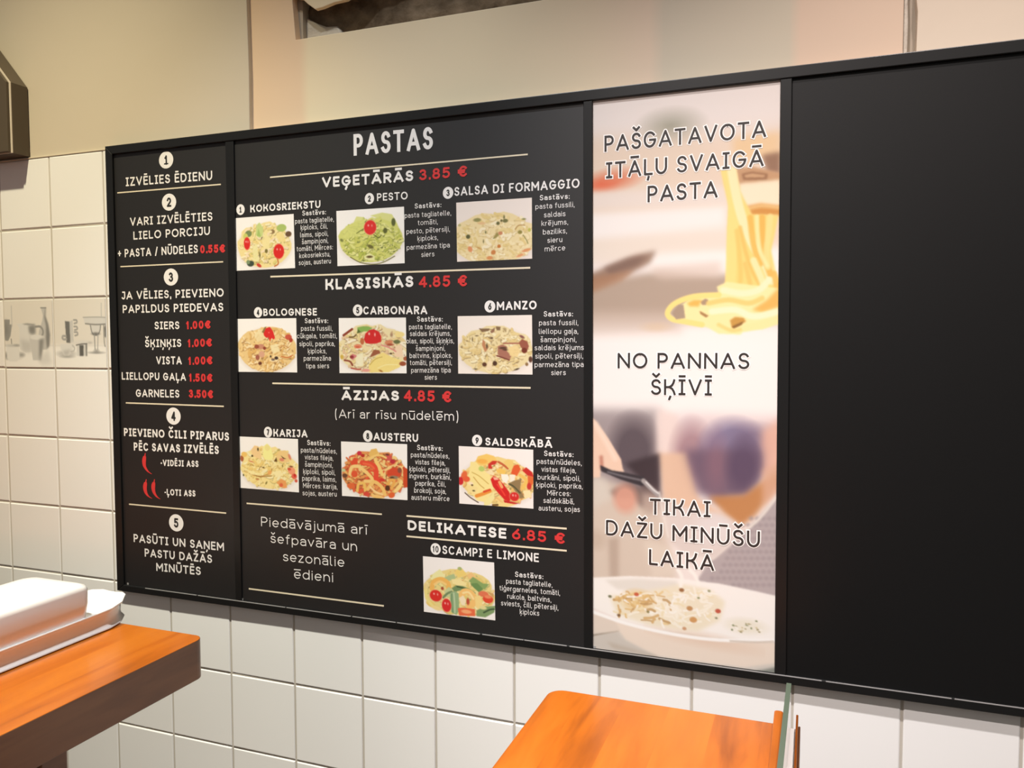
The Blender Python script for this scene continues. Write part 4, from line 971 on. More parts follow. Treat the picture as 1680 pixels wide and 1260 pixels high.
    ('L', [(68.9, 657.4), (62.1, 659.1), (55.2, 664.4)], 3.15, 0.7, (240, 226, 190), 0.9),
    ('L', [(146.0, 651.6), (153.4, 655.1), (160.7, 655.4)], 1.55, 0.7, (248, 242, 226), 0.9),
    ('L', [(37.5, 645.9), (37.2, 647.6), (37.1, 652.2)], 2.18, 0.7, (214, 176, 120), 0.9),
    ('L', [(59.9, 642.2), (58.0, 642.2), (56.0, 645.7)], 2.37, 0.7, (240, 226, 190), 0.9),
    ('L', [(57.7, 638.6), (53.8, 640.4), (49.9, 643.4)], 1.79, 0.7, (233, 205, 150), 0.9),
    ('L', [(111.8, 649.5), (109.3, 651.4), (106.8, 656.9)], 3.0, 0.7, (248, 242, 226), 0.9),
    ('L', [(101.1, 646.0), (104.4, 648.9), (107.6, 649.8)], 2.23, 0.7, (250, 247, 238), 0.9),
    ('L', [(92.1, 670.0), (93.9, 676.5), (95.5, 679.5)], 2.57, 0.7, (250, 247, 238), 0.9),
    ('L', [(100.8, 651.1), (108.7, 653.7), (116.6, 654.8)], 3.34, 0.7, (248, 242, 226), 0.9),
    ('L', [(66.2, 640.8), (57.1, 643.4), (48.1, 644.4)], 2.46, 0.7, (250, 247, 238), 0.9),
    ('L', [(75.8, 646.1), (73.4, 650.1), (70.9, 651.5)], 3.25, 0.7, (196, 160, 110), 0.9),
    ('L', [(113.5, 632.5), (115.4, 636.4), (117.4, 641.7)], 1.62, 0.7, (248, 242, 226), 0.9),
    ('L', [(154.1, 654.2), (151.9, 657.9), (149.8, 658.5)], 3.38, 0.7, (240, 226, 190), 0.9),
    ('L', [(84.2, 638.6), (85.8, 641.7), (87.5, 646.3)], 2.19, 0.7, (248, 242, 226), 0.9),
    ('L', [(40.4, 642.6), (42.3, 644.0), (44.1, 647.9)], 2.94, 0.7, (214, 176, 120), 0.9),
    ('L', [(103.4, 669.5), (106.1, 672.3), (108.8, 673.7)], 2.19, 0.7, (248, 242, 226), 0.9),
    ('L', [(44.5, 649.6), (49.0, 651.1), (53.5, 652.1)], 2.93, 0.7, (250, 247, 238), 0.9),
    ('L', [(83.9, 633.9), (85.7, 634.2), (87.3, 637.9)], 1.72, 0.7, (233, 205, 150), 0.9),
    ('L', [(48.3, 648.9), (52.8, 652.3), (57.3, 656.4)], 2.81, 0.7, (226, 190, 128), 0.9),
    ('L', [(149.0, 638.0), (145.4, 640.4), (141.8, 640.0)], 3.41, 0.7, (248, 242, 226), 0.9),
    ('L', [(136.9, 650.9), (138.7, 656.0), (140.4, 658.3)], 3.3, 0.7, (250, 247, 238), 0.9),
    ('L', [(63.2, 648.0), (72.5, 648.0), (81.7, 647.0)], 2.84, 0.7, (214, 176, 120), 0.9),
    ('L', [(107.9, 665.7), (112.9, 668.9), (117.9, 669.0)], 2.33, 0.7, (248, 242, 226), 0.9),
    ('L', [(142.8, 627.6), (140.0, 629.3), (137.2, 629.7)], 2.43, 0.7, (240, 226, 190), 0.9),
    ('L', [(123.0, 637.7), (128.0, 637.5), (132.9, 639.0)], 3.01, 0.7, (248, 242, 226), 0.9),
    ('L', [(141.8, 665.9), (134.1, 667.4), (126.4, 670.0)], 2.95, 0.7, (248, 242, 226), 0.9),
    ('L', [(120.8, 636.9), (119.2, 639.7), (117.7, 641.4)], 3.15, 0.7, (250, 247, 238), 0.9),
    ('L', [(94.8, 659.3), (94.0, 659.6), (93.3, 663.6)], 3.01, 0.7, (240, 226, 190), 0.9),
    ('L', [(62.5, 663.2), (56.4, 664.9), (50.2, 668.5)], 2.81, 0.7, (248, 242, 226), 0.9),
    ('L', [(44.5, 640.8), (41.2, 642.9), (38.0, 645.3)], 1.65, 0.7, (250, 247, 238), 0.9),
    ('L', [(108.2, 637.1), (112.6, 637.7), (117.0, 636.2)], 3.36, 0.7, (250, 247, 238), 0.9),
    ('L', [(95.0, 643.2), (99.0, 643.6), (103.0, 646.7)], 3.28, 0.7, (196, 160, 110), 0.9),
    ('L', [(74.6, 658.9), (79.2, 657.8), (83.8, 659.6)], 3.4, 0.7, (196, 160, 110), 0.9),
    ('E', 60.0, 640.0, 3.1, 2.5, 0, 0.8, (200, 90, 60), 0.9),
    ('E', 162.8, 650.0, 3.4, 2.8, 0, 0.8, (190, 80, 60), 0.9),
    ('E', 117.7, 628.0, 3.1, 2.5, 0, 0.8, (150, 100, 60), 0.9),
    ('E', 138.8, 635.9, 1.5, 1.2, 0, 0.8, (120, 130, 80), 0.9),
    ('E', 75.1, 661.4, 1.8, 1.5, 0, 0.8, (130, 120, 70), 0.9),
    ('E', 127.9, 650.7, 3.8, 3.1, 0, 0.8, (190, 140, 90), 0.9),
    ('E', 132.5, 664.9, 4.6, 3.7, 0, 0.8, (206, 150, 90), 0.9),
    ('E', 36.9, 670.6, 2.3, 1.8, 0, 0.8, (120, 90, 60), 0.9),
    ('E', 25.0, 646.7, 2.3, 1.8, 0, 0.8, (110, 110, 80), 0.9),
    ('E', 151.7, 625.5, 1.8, 1.5, 0, 0.8, (150, 150, 110), 0.9),
    ('E', 121.5, 677.6, 2.6, 2.1, 0, 0.8, (200, 150, 110), 0.9),
    ('E', 160.8, 659.2, 1.5, 1.2, 0, 0.8, (120, 120, 90), 0.9),
    ('E', 196.1, 664.9, 23.0, 9.2, 0, 3.8, (238, 232, 214), 0.9),
    ('E', 212.2, 657.2, 1.7, 0.7, 0, 0.6, (250, 246, 236), 0.85),
    ('E', 180.0, 671.7, 1.2, 1.3, 0, 0.6, (120, 130, 90), 0.85),
    ('E', 210.2, 667.8, 1.8, 1.2, 0, 0.6, (160, 150, 110), 0.85),
    ('E', 197.6, 664.0, 1.6, 0.7, 0, 0.6, (120, 130, 90), 0.85),
    ('E', 184.5, 666.8, 1.8, 1.0, 0, 0.6, (160, 150, 110), 0.85),
    ('E', 192.1, 667.6, 1.1, 1.1, 0, 0.6, (214, 200, 160), 0.85),
    ('E', 199.8, 662.0, 1.6, 0.9, 0, 0.6, (214, 200, 160), 0.85),
    ('E', 208.0, 667.7, 0.9, 1.0, 0, 0.6, (250, 246, 236), 0.85),
    ('E', 213.6, 671.0, 1.6, 0.9, 0, 0.6, (250, 246, 236), 0.85),
    ('E', 202.9, 667.0, 1.0, 1.3, 0, 0.6, (120, 130, 90), 0.85),
    ('E', 208.8, 657.3, 1.4, 1.1, 0, 0.6, (120, 130, 90), 0.85),
    ('E', 188.8, 672.1, 1.7, 0.8, 0, 0.6, (214, 200, 160), 0.85),
    ('E', 200.2, 662.0, 1.9, 0.6, 0, 0.6, (160, 150, 110), 0.85),
    ('E', 192.0, 671.4, 1.7, 1.1, 0, 0.6, (214, 200, 160), 0.85),
    ('E', 214.2, 667.6, 1.8, 1.0, 0, 0.6, (250, 246, 236), 0.85),
    ('E', 184.5, 671.6, 1.2, 0.6, 0, 0.6, (250, 246, 236), 0.85),
    ('E', 185.3, 668.0, 1.9, 0.9, 0, 0.6, (250, 246, 236), 0.85),
    ('E', 209.0, 665.7, 1.3, 1.2, 0, 0.6, (214, 200, 160), 0.85),
    ('E', 190.7, 673.2, 1.6, 1.2, 0, 0.6, (160, 150, 110), 0.85),
    ('E', 196.5, 662.3, 0.9, 1.1, 0, 0.6, (160, 150, 110), 0.85),
    ('E', 212.4, 670.5, 1.4, 1.0, 0, 0.6, (160, 150, 110), 0.85),
    ('E', 181.3, 665.9, 1.4, 1.1, 0, 0.6, (120, 130, 90), 0.85),
    ('E', 184.1, 667.6, 1.0, 0.9, 0, 0.6, (250, 246, 236), 0.85),
    ('E', 179.3, 663.8, 1.1, 1.0, 0, 0.6, (250, 246, 236), 0.85),
    ('E', 196.0, 668.7, 1.1, 0.8, 0, 0.6, (160, 150, 110), 0.85),
    ('E', 186.0, 669.6, 1.7, 1.1, 0, 0.6, (250, 246, 236), 0.85),
    ('L', [(113.0, 602.5), (117.6, 611.0), (116.6, 622.5)], 4.59, 1.5, (252, 248, 240), 0.9),
    ('L', [(127.5, 601.0), (134.1, 607.1), (138.6, 617.9)], 4.59, 1.5, (252, 248, 240), 0.9),
    ('L', [(88.8, 503.6), (91.2, 520.4), (100.4, 560.5)], 2.3, 1.1, (238, 230, 222), 0.6),
]
TILE_PRINT = [
    ('P', [(-18.8, 80.8), (250.5, 81.1), (249.0, 120.0), (-20.8, 122.5)], 6, (236, 236, 234), 0.8),
    ('L', [(-18.8, 80.8), (117.0, 81.0), (250.5, 81.1)], 1, 1.5, (212, 212, 210), 0.6),
    ('P', [(-7.4, 42.0), (-3.7, 42.1), (2.0, 80.8), (-2.7, 80.8)], 1, (150, 150, 148), 1),
    ('P', [(0.1, 33.5), (15.5, 33.7), (15.1, 42.3), (20.7, 42.4), (15.9, 63.6), (9.9, 72.2), (2.4, 71.5), (-1.5, 55.4)], 1, (170, 170, 168), 1),
    ('L', [(20.4, 9.3), (20.4, 29.1), (20.5, 45.0)], 2, 0.8, (200, 200, 198), 1),
    ('L', [(17.5, 68.9), (18.1, 76.9)], 2, 0.8, (160, 160, 158), 1),
    ('E', 5.3, 51.5, 6.6, 13.0, 0, 5, (150, 150, 148), 0.6),
    ('E', 21.7, 98.1, 23.1, 7.8, 0, 3, (205, 205, 203), 1),
    ('E', 4.8, 99.5, 8.2, 5.2, 0, 4, (165, 165, 163), 0.8),
    ('E', 42.1, 97.4, 5.0, 2.6, 0, 3, (160, 160, 158), 0.8),
    ('P', [(4.8, 80.8), (36.5, 80.9), (36.7, 103.4), (30.5, 109.4), (11.9, 109.5), (5.6, 103.5)], 1.5, (224, 224, 222), 1),
    ('E', 20.7, 80.6, 14.0, 2.1, 0, 2, (196, 196, 194), 0.9),
    ('E', 30.9, 80.3, 5.0, 1.6, 0, 2, (160, 160, 158), 0.7),
    ('P', [(91.4, 13.5), (103.5, 13.7), (101.5, 27.7), (107.9, 43.3), (111.1, 61.5), (109.0, 80.9), (102.4, 88.1), (91.7, 88.1), (81.5, 74.4), (86.0, 53.5), (93.9, 36.6), (96.1, 27.6)], 1, (200, 200, 198), 1),
    ('P', [(102.1, 14.7), (103.5, 13.7), (101.8, 29.0), (107.9, 43.3), (111.1, 61.5), (109.0, 80.9), (103.3, 87.5), (101.5, 69.2), (102.5, 45.8), (98.7, 30.2)], 3, (148, 148, 146), 0.9),
    ('L', [(91.4, 13.7), (103.5, 14.0)], 2, 0.8, (160, 160, 158), 1),
    ('P', [(30.9, 41.8), (46.6, 40.7), (76.6, 43.0), (76.8, 58.7), (66.2, 92.7), (51.5, 93.4), (38.0, 87.5), (38.0, 47.8)], 1, (220, 220, 218), 1),
    ('P', [(60.1, 45.4), (77.1, 43.6), (77.1, 59.3), (69.4, 61.2), (62.2, 58.6)], 4, (150, 150, 148), 0.9),
    ('P', [(44.7, 41.3), (61.2, 41.2), (76.6, 43.0), (72.0, 44.5), (52.0, 43.5)], 1.5, (165, 165, 163), 0.9),
    ('L', [(77.3, 47.2), (88.1, 47.0), (94.1, 52.3), (94.8, 58.8), (91.8, 64.0)], 4, 0.8, (168, 168, 166), 1),
    ('P', [(38.9, 69.0), (67.0, 74.3), (64.3, 92.7), (44.3, 91.4)], 6, (196, 196, 194), 0.7),
    ('P', [(61.1, 63.8), (97.2, 64.0), (88.1, 107.1), (69.1, 107.2)], 1, (206, 206, 204), 1),
    ('E', 79.2, 65.9, 16.5, 4.4, 0, 1.2, (222, 222, 220), 1),
    ('P', [(85.3, 70.5), (96.5, 67.9), (88.7, 106.4), (83.7, 106.5)], 4, (150, 150, 148), 0.85),
    ('P', [(80.1, 105.8), (106.0, 87.5), (113.8, 113.4), (90.4, 116.2)], 6, (206, 206, 204), 0.6),
    ('P', [(146.6, 38.0), (157.3, 39.0), (164.3, 36.0), (165.4, 74.6), (156.6, 76.5), (148.8, 75.9)], 1, (206, 206, 204), 1),
    ('P', [(146.6, 38.0), (156.9, 39.0), (157.5, 76.5), (148.5, 75.6)], 1.2, (140, 140, 138), 1),
    ('L', [(166.9, 36.3), (172.9, 36.7), (173.6, 40.8), (168.0, 42.3)], 3, 0.8, (176, 176, 174), 1),
    ('L', [(167.3, 47.8), (173.3, 48.2), (174.0, 52.3), (168.4, 53.8)], 3, 0.8, (176, 176, 174), 1),
    ('L', [(167.8, 57.4), (173.8, 57.8), (174.5, 61.9), (168.9, 63.4)], 3, 0.8, (176, 176, 174), 1),
    ('L', [(147.2, 64.3), (140.9, 64.2), (139.7, 68.1), (143.8, 70.2), (148.0, 69.4)], 4, 0.8, (180, 180, 178), 1),
    ('E', 148.0, 95.2, 21.4, 5.9, 0, 2, (205, 205, 203), 1),
    ('E', 149.6, 100.3, 11.6, 2.1, 0, 2, (176, 176, 174), 0.8),
    ('P', [(133.3, 78.4), (165.3, 77.2), (162.1, 90.0), (153.1, 98.4), (142.7, 98.4), (135.2, 87.4)], 1.2, (220, 220, 218), 1),
    ('L', [(162.5, 81.0), (166.7, 84.9), (164.7, 90.0), (158.6, 91.3)], 3, 0.8, (200, 200, 198), 1),
    ('P', [(139.5, 90.0), (158.8, 87.4), (151.4, 98.4), (143.5, 98.4)], 4, (186, 186, 184), 0.7),
    ('E', 185.1, 75.9, 18.2, 3.4, 0, 3, (216, 216, 214), 1),
    ('E', 202.1, 76.0, 3.3, 1.3, 0, 2, (180, 180, 178), 0.7),
    ('P', [(171.2, 79.7), (195.2, 78.3), (194.8, 98.9), (172.1, 98.9)], 1.2, (214, 214, 212), 1),
    ('P', [(178.1, 79.8), (187.5, 79.8), (186.7, 99.1), (178.2, 99.2)], 1.2, (128, 128, 126), 1),
    ('P', [(192.2, 78.5), (195.6, 78.3), (194.8, 98.9), (192.0, 98.9)], 1.2, (150, 150, 148), 1),
    ('L', [(171.2, 80.0), (183.3, 78.2), (195.2, 77.7)], 2, 0.8, (140, 140, 138), 1),
    ('P', [(188.5, 32.1), (242.3, 32.9), (237.7, 44.1), (226.8, 45.6), (226.7, 49.6), (223.8, 58.4), (218.7, 62.2), (211.1, 62.1), (207.1, 57.0), (204.0, 49.4), (203.3, 45.0), (191.5, 42.3)], 1, (214, 214, 212), 1),
    ('L', [(188.5, 32.1), (215.6, 31.9), (242.3, 33.0)], 2, 0.8, (186, 186, 184), 1),
    ('L', [(193.2, 43.0), (215.1, 44.7), (236.9, 44.2)], 2.4, 0.8, (160, 160, 158), 1),
    ('L', [(204.1, 45.6), (207.0, 57.7), (211.9, 62.4), (219.5, 62.4), (224.8, 55.9), (226.8, 45.9)], 2.4, 0.8, (164, 164, 162), 1),
    ('E', 215.4, 60.6, 6.9, 2.1, 0, 2, (120, 120, 118), 0.8),
    ('L', [(212.4, 62.7), (213.2, 87.4)], 2.2, 0.8, (170, 170, 168), 1),
    ('L', [(220.5, 62.8), (218.9, 87.4)], 2.2, 0.8, (186, 186, 184), 1),
    ('E', 216.0, 93.1, 14.0, 1.8, 0, 1.5, (170, 170, 168), 1),
    ('E', 216.1, 90.6, 5.6, 3.1, 0, 2, (170, 170, 168), 0.8),
    ('L', [(229.6, 8.3), (229.0, 32.1)], 1.6, 0.8, (196, 196, 194), 1),
    ('L', [(233.5, 44.7), (233.8, 72.3), (235.5, 82.4)], 1.8, 0.8, (160, 160, 158), 1),
    ('P', [(234.7, 49.7), (242.1, 38.5), (250.3, 38.6), (249.3, 66.7), (234.4, 66.6)], 2, (150, 150, 148), 1),
    ('P', [(235.9, 49.7), (250.1, 44.9), (249.8, 54.8), (235.7, 54.7)], 3, (130, 130, 128), 0.8),
]

# ------------------------------------------------------------------ materials
M_tile = mat('glazed_tile', (.86, .85, .83), .16, .5)
n, l, b = nodes(M_tile)
_tc = n.new('ShaderNodeTexCoord')
_ns = n.new('ShaderNodeTexNoise')
_ns.inputs['Scale'].default_value = 2.2
_bp = n.new('ShaderNodeBump')
_bp.inputs['Strength'].default_value = .12
_bp.inputs['Distance'].default_value = .01
l.new(_tc.outputs['Object'], _ns.inputs['Vector'])
l.new(_ns.outputs['Fac'], _bp.inputs['Height'])
l.new(_bp.outputs['Normal'], b.inputs['Normal'])
M_grout = mat('grout', (.50, .46, .40), .9, .2)

M_plaster = mat('cream_plaster', (.60, .525, .41), .55, .35)
add_noise_bump(M_plaster, 9, .25, .004)


def light_patch_mat():
    """wall panel: soft patches of greenish and peach light put into the colour, positions along the wall"""
    m = mat('light_patch_board', (.5, .5, .4), .5, .35)
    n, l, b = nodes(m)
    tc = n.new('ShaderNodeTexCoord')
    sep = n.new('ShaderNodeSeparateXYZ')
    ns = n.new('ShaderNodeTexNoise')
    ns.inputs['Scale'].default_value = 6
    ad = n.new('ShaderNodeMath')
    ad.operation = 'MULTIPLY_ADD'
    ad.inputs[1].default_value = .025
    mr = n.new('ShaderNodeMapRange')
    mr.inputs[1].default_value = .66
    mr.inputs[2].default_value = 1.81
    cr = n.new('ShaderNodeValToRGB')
    peach, green, beige = (.80, .59, .40, 1), (.82, .69, .47, 1), (.76, .62, .44, 1)  # coloured light on the wall, painted into the base colour
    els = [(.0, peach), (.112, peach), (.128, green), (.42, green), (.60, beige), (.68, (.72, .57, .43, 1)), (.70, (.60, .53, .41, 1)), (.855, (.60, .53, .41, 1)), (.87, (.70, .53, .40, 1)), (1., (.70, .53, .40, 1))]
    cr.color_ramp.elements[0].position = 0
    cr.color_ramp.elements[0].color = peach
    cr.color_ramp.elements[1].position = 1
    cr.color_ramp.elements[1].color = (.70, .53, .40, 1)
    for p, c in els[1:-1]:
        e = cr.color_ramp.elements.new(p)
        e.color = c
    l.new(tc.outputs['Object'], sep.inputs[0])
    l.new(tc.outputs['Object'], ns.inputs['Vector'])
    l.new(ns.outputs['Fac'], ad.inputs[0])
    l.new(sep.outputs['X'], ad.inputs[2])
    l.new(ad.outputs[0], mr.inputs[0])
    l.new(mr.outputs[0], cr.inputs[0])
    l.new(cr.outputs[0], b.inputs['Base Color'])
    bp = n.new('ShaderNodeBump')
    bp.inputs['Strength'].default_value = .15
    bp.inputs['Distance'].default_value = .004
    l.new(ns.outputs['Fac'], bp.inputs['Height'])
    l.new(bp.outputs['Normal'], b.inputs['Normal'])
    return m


M_board = light_patch_mat()
M_plaster_r = mat('pink_cream_plaster', (.70, .59, .47), .55, .35)
add_noise_bump(M_plaster_r, 9, .25, .004)
M_rough = mat('bare_masonry', (.23, .165, .105), .9, .2)
n, l, b = nodes(M_rough)
tc, tn = add_noise_bump(M_rough, 28, .9, .012, 8)
cr = n.new('ShaderNodeValToRGB')
cr.color_ramp.elements[0].position = .35
cr.color_ramp.elements[0].color = (.13, .09, .055, 1)
cr.color_ramp.elements[1].position = .68
cr.color_ramp.elements[1].color = (.30, .22, .145, 1)
l.new(tn.outputs['Fac'], cr.inputs[0])
l.new(cr.outputs[0], b.inputs['Base Color'])
M_mortar = mat('pale_mortar', (.60, .54, .46), .9, .2)
add_noise_bump(M_mortar, 40, .8, .006)
M_reveal = mat('grey_plaster_reveal', (.42, .36, .29), .85, .2)
M_floor = mat('floor_tile', (.22, .19, .16), .5)
M_ceil = mat('ceiling_paint', (.7, .66, .58), .8)

M_frame = mat('black_frame', (.006, .006, .006), .38, .5)
M_panel = mat('black_printed_panel', (.0068, .0058, .0059), .52, .7)
M_blank = mat('black_blank_panel', (.0028, .0028, .0029), .48, .36)
for _m, _sc in ((M_panel, 900), (M_blank, 700)):
    add_noise_bump(_m, _sc, .06, .0006)
M_white = mat('white_print', (.80, .775, .75), .5)
M_red = mat('red_print', (.62, .035, .035), .5)
M_dark = mat('dark_print', (.030, .024, .022), .5)
M_halo = mat('white_outline_print', (.93, .89, .86), .5)
M_tan = mat('tan_print', (.74, .65, .48), .5)
M_black = mat('black_print', (.02, .02, .02), .5)
M_edge = mat('pale_highlight_edge', (.30, .29, .285), .5, metal=.0)
M_photo = print_mat('printed_photo', .45)
M_tilep = print_mat('printed_tile', .18)

# ------------------------------------------------------------------ the room
ZT = 1.9484          # top of the tiling


def tile_wall():
    bm = bmesh.new()
    g, bv = .0016, .0022
    rnd = random.Random(3)
    zs = [ZT - .15 * j for j in range(6)] + [1.951 - .9000, 1.951 - 1.0555, 1.951 - 1.2055]
    while zs[-1] > .02:
        zs.append(max(0, zs[-1] - .15))
    for i in range(-5, 19):
        for j in range(len(zs) - 1):
            x0, x1 = .151 * 0 + .1503 * i + g, .1503 * (i + 1) - g
            z1, z0 = zs[j] - g, zs[j + 1] + g
            ty, tz = rnd.uniform(-.0004, .0004), rnd.uniform(-.0004, .0004)
            if j == 2 and i in (0, 1):
                ty = tz = 0
            V = []
            for d, y in ((0, .0026), (bv * .35, .0008), (bv, 0)):
                V.append([bm.verts.new((a, y + (ty if a > (x0 + x1) / 2 else -ty) * (y < .002) + (tz if c > (z0 + z1) / 2 else -tz) * (y < .002), c))
                          for a, c in ((x0 + d, z0 + d), (x1 - d, z0 + d), (x1 - d, z1 - d), (x0 + d, z1 - d))])
            for A, B in zip(V[:-1], V[1:]):
                for k in range(4):
                    bm.faces.new((A[k], A[(k + 1) % 4], B[(k + 1) % 4], B[k]))
            bm.faces.new(V[-1])
    for f in bm.faces:
        f.material_index = 0
    a = len(bm.faces)
    box(bm, -.8, 2.9, .0018, .08, 0, ZT - .0005)
    bm.faces.ensure_lookup_table()
    for f in bm.faces[a:]:
        f.material_index = 1
    o = from_bm('wall_back', bm, [M_tile, M_grout])
    tag(o, 'white square glazed tiles behind and below the menu board', kind='structure')
    return o


wall = tile_wall()

TZ = 3.65
bm = bmesh.new()
prism(bm, [(-.8, ZT), (.667, ZT), (.668, 2.06), (.6655, 2.2), (.665, TZ), (-.8, TZ)], .004, .08, bevel=.0015)
box(bm, -.8, .345, -.0005, .03, ZT - .0005, ZT + .0022, .0008)
tag(from_bm('plaster_wall', bm, M_plaster, wall), 'cream painted plaster above the tiles')
bm = bmesh.new()
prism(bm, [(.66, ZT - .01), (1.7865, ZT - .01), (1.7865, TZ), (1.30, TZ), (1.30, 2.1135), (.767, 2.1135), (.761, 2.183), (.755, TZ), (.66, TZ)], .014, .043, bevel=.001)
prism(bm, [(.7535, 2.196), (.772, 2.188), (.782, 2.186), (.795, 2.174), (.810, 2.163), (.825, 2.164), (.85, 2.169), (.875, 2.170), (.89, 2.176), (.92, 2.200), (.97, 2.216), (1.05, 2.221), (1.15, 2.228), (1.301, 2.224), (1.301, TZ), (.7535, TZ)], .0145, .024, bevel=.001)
tag(from_bm('recessed_panel', bm, M_board, wall), 'recessed panel with peach and greenish light painted into its colour')
bm = bmesh.new()
box(bm, .75, 1.32, .055, .08, 2.05, 2.4)
bmesh.ops.subdivide_edges(bm, edges=bm.edges[:], cuts=24, use_grid_fill=True)
_r = random.Random(5)
for v in bm.verts:
    if v.co.y < .06:
        v.co.y -= _r.uniform(0, .008)
tag(from_bm('bare_masonry', bm, M_rough, wall, True), 'bare brown masonry showing in the broken strip')
bm = bmesh.new()
prism(bm, [(.762, 2.10), (.7725, 2.10), (.7725, 2.3), (.757, 2.3)], .03, .07)
tag(from_bm('reveal', bm, M_reveal, wall), 'grey side of the broken strip')
bm = bmesh.new()
prism(bm, [(.772, 2.10), (.86, 2.10), (.846, 2.131), (.838, 2.139), (.815, 2.141), (.795, 2.150), (.772, 2.163)], .040, .058, bevel=.004)
tag(from_bm('mortar_patch', bm, M_mortar, wall), 'pale mortar left in the corner of the broken strip')
bm = bmesh.new()
prism(bm, [(1.8025, ZT - .01), (2.9, ZT - .01), (2.9, TZ), (1.8035, TZ), (1.8025, 2.1), (1.8015, 2.03), (1.8035, 2.01)], .006, .08, bevel=.0012)
tag(from_bm('plaster_wall', bm, M_plaster_r, wall), 'pinkish cream plaster to the right of the open joint')
bm = bmesh.new()
box(bm, 1.78, 1.81, .030, .08, ZT - .01, TZ)
_b = bm.verts[:]
tag(from_bm('open_joint', bm, M_reveal, wall), 'brownish open joint between the plaster panels')
bm = bmesh.new()
prism(bm, [(1.7855, ZT - .01), (1.7925, ZT - .01), (1.7932, 2.0), (1.7918, 2.04), (1.7935, 2.08), (1.7925, TZ), (1.7855, TZ)], .019, .043, bevel=.002)
tag(from_bm('joint_filler', bm, M_mortar, wall))

bm = bmesh.new()
box(bm, -.8, 2.9, -2.6, .08, -.05, 0)
tag(from_bm('floor', bm, M_floor), kind='structure')
bm = bmesh.new()
box(bm, -.8, 2.9, -2.6, .08, TZ, TZ + .05)
tag(from_bm('ceiling', bm, M_ceil), kind='structure')

# printed decor tiles (two tiles carry a printed still life)
_img = np.empty((120, 240, 3))
_img[:] = (224, 221, 215)
run_ops(_img, TILE_PRINT)
_img = 224 - (224 - _img) * 1.3
for _k in range(2):
    _a, _b2 = _img[:, _k * 120 + 2:(_k + 1) * 120 - 1], .1503 * _k
    _o = print_mesh('tile_print', _a, [(_b2 + .0028, ZT - .3028), (_b2 + .1475, ZT - .3028), (_b2 + .1475, ZT - .4472), (_b2 + .0028, ZT - .4472)], -.0006, M_tilep, wall, 1.0)
    tag(_o, ('grey printed picture of a jug, tall vase and beaker on a tile', 'grey printed picture of cups, a tin and a wide stemmed glass on a tile')[_k])

# ------------------------------------------------------------------ menu board
board = empty('menu_board', (1.14, 0, 1.04))
tag(board, 'large black framed menu board with pasta dishes and a tall poster on the tiled wall', 'menu board')
BL = Vector((1.14, 0, 1.04))


def onboard(o):
    """parts are modelled in place; put them under the board without moving them"""
    o.parent = board
    o.matrix_parent_inverse = Matrix.Translation(-BL)
    return o


X0, X1, Z0, Z1 = .3235, 2.42, 1.037, 1.951
XI0, XI1, ZI0, ZI1 = .3415, 2.402, 1.0505, 1.934
bm = bmesh.new()
prism(bm, [(X0, Z1), (X1, Z1), (XI1, ZI1), (XI0, ZI1)], -.014, -.0005, bevel=.0012)
prism(bm, [(X0, Z0), (X1, Z0), (XI1, ZI0), (XI0, ZI0)], -.014, -.0005, bevel=.0012)
prism(bm, [(X0, Z0), (XI0, ZI0), (XI0, ZI1), (X0, Z1)], -.014, -.0005, bevel=.0012)
prism(bm, [(X1, Z0), (XI1, ZI0), (XI1, ZI1), (X1, Z1)], -.014, -.0005, bevel=.0012)
onboard(from_bm('frame', bm, M_frame))
bm = bmesh.new()
_r = random.Random(11)
_x = .40
while _x < 2.3:
    _w = _r.uniform(.06, .22)
    box(bm, _x, _x + _w, -.01445, -.0135, ZI0 - .0012, ZI0 + .0002)  # pale strip painted in for the lip's highlight and scuffs
    _x += _w + _r.uniform(.0, .006)
for _xx in (.347, .638, 1.345):
    box(bm, _xx, _xx + .004, -.0098, -.0092, ZI0 + .0002, ZI0 + .004)
tag(onboard(from_bm('worn_highlight', bm, M_edge)), 'pale strip for the highlight and scuffs along the bottom rail')
DIV = [(.6235, .6425), (1.3265, 1.3412), (1.6235, 1.6395)]
DIVB = [(.6262, .6405), (1.3300, 1.3445), (1.6275, 1.6440)]
for (a0, a1), (b0, b1) in zip(DIV, DIVB):
    bm = bmesh.new()
    prism(bm, [(b0, ZI0 + .0002), (b1, ZI0 + .0002), (a1, ZI1 - .0002), (a0, ZI1 - .0002)], -.0128, -.0015, bevel=.0008)
    onboard(from_bm('divider', bm, M_frame))
panels = []
for k, (a0, a1) in enumerate(((.3417, .6265), (.6403, 1.330), (1.3408, 1.628), (1.6392, 2.4018))):
    bm = bmesh.new()
    box(bm, a0, a1, -.009, -.0035, ZI0 + .0001, ZI1 - .0001)
    if k == 2:
        # the poster sheet sits in the third bay
        o = from_bm('poster_backing', bm, M_white)
    else:
        o = from_bm('panel', bm, M_blank if k == 3 else M_panel)
    onboard(o)
    panels.append(o)
tag(panels[0], 'left panel with five ordering steps')
tag(panels[1], 'wide panel with ten dishes and prices')
tag(panels[3], 'blank black panel at the right')


def sub(o, p):
    o.parent = panels[p]
    return o


# tall poster
_img = np.empty((720, 232, 3))
_img[:] = (242, 231, 225)
run_ops(_img, POSTER_PRINT)
_o = sub(print_mesh('poster_print', _img, [(1.3412, 1.9335), (1.6262, 1.9335), (1.6278, 1.0508), (1.3412, 1.0508)], -.00915, M_photo, None, .80), 2)
tag(panels[2], 'tall colour poster of fresh pasta and a white bowl')

# dishes: base colour, mound ellipse, palette, then single pieces (u, v in 0..1)
WB = (252, 248, 243)


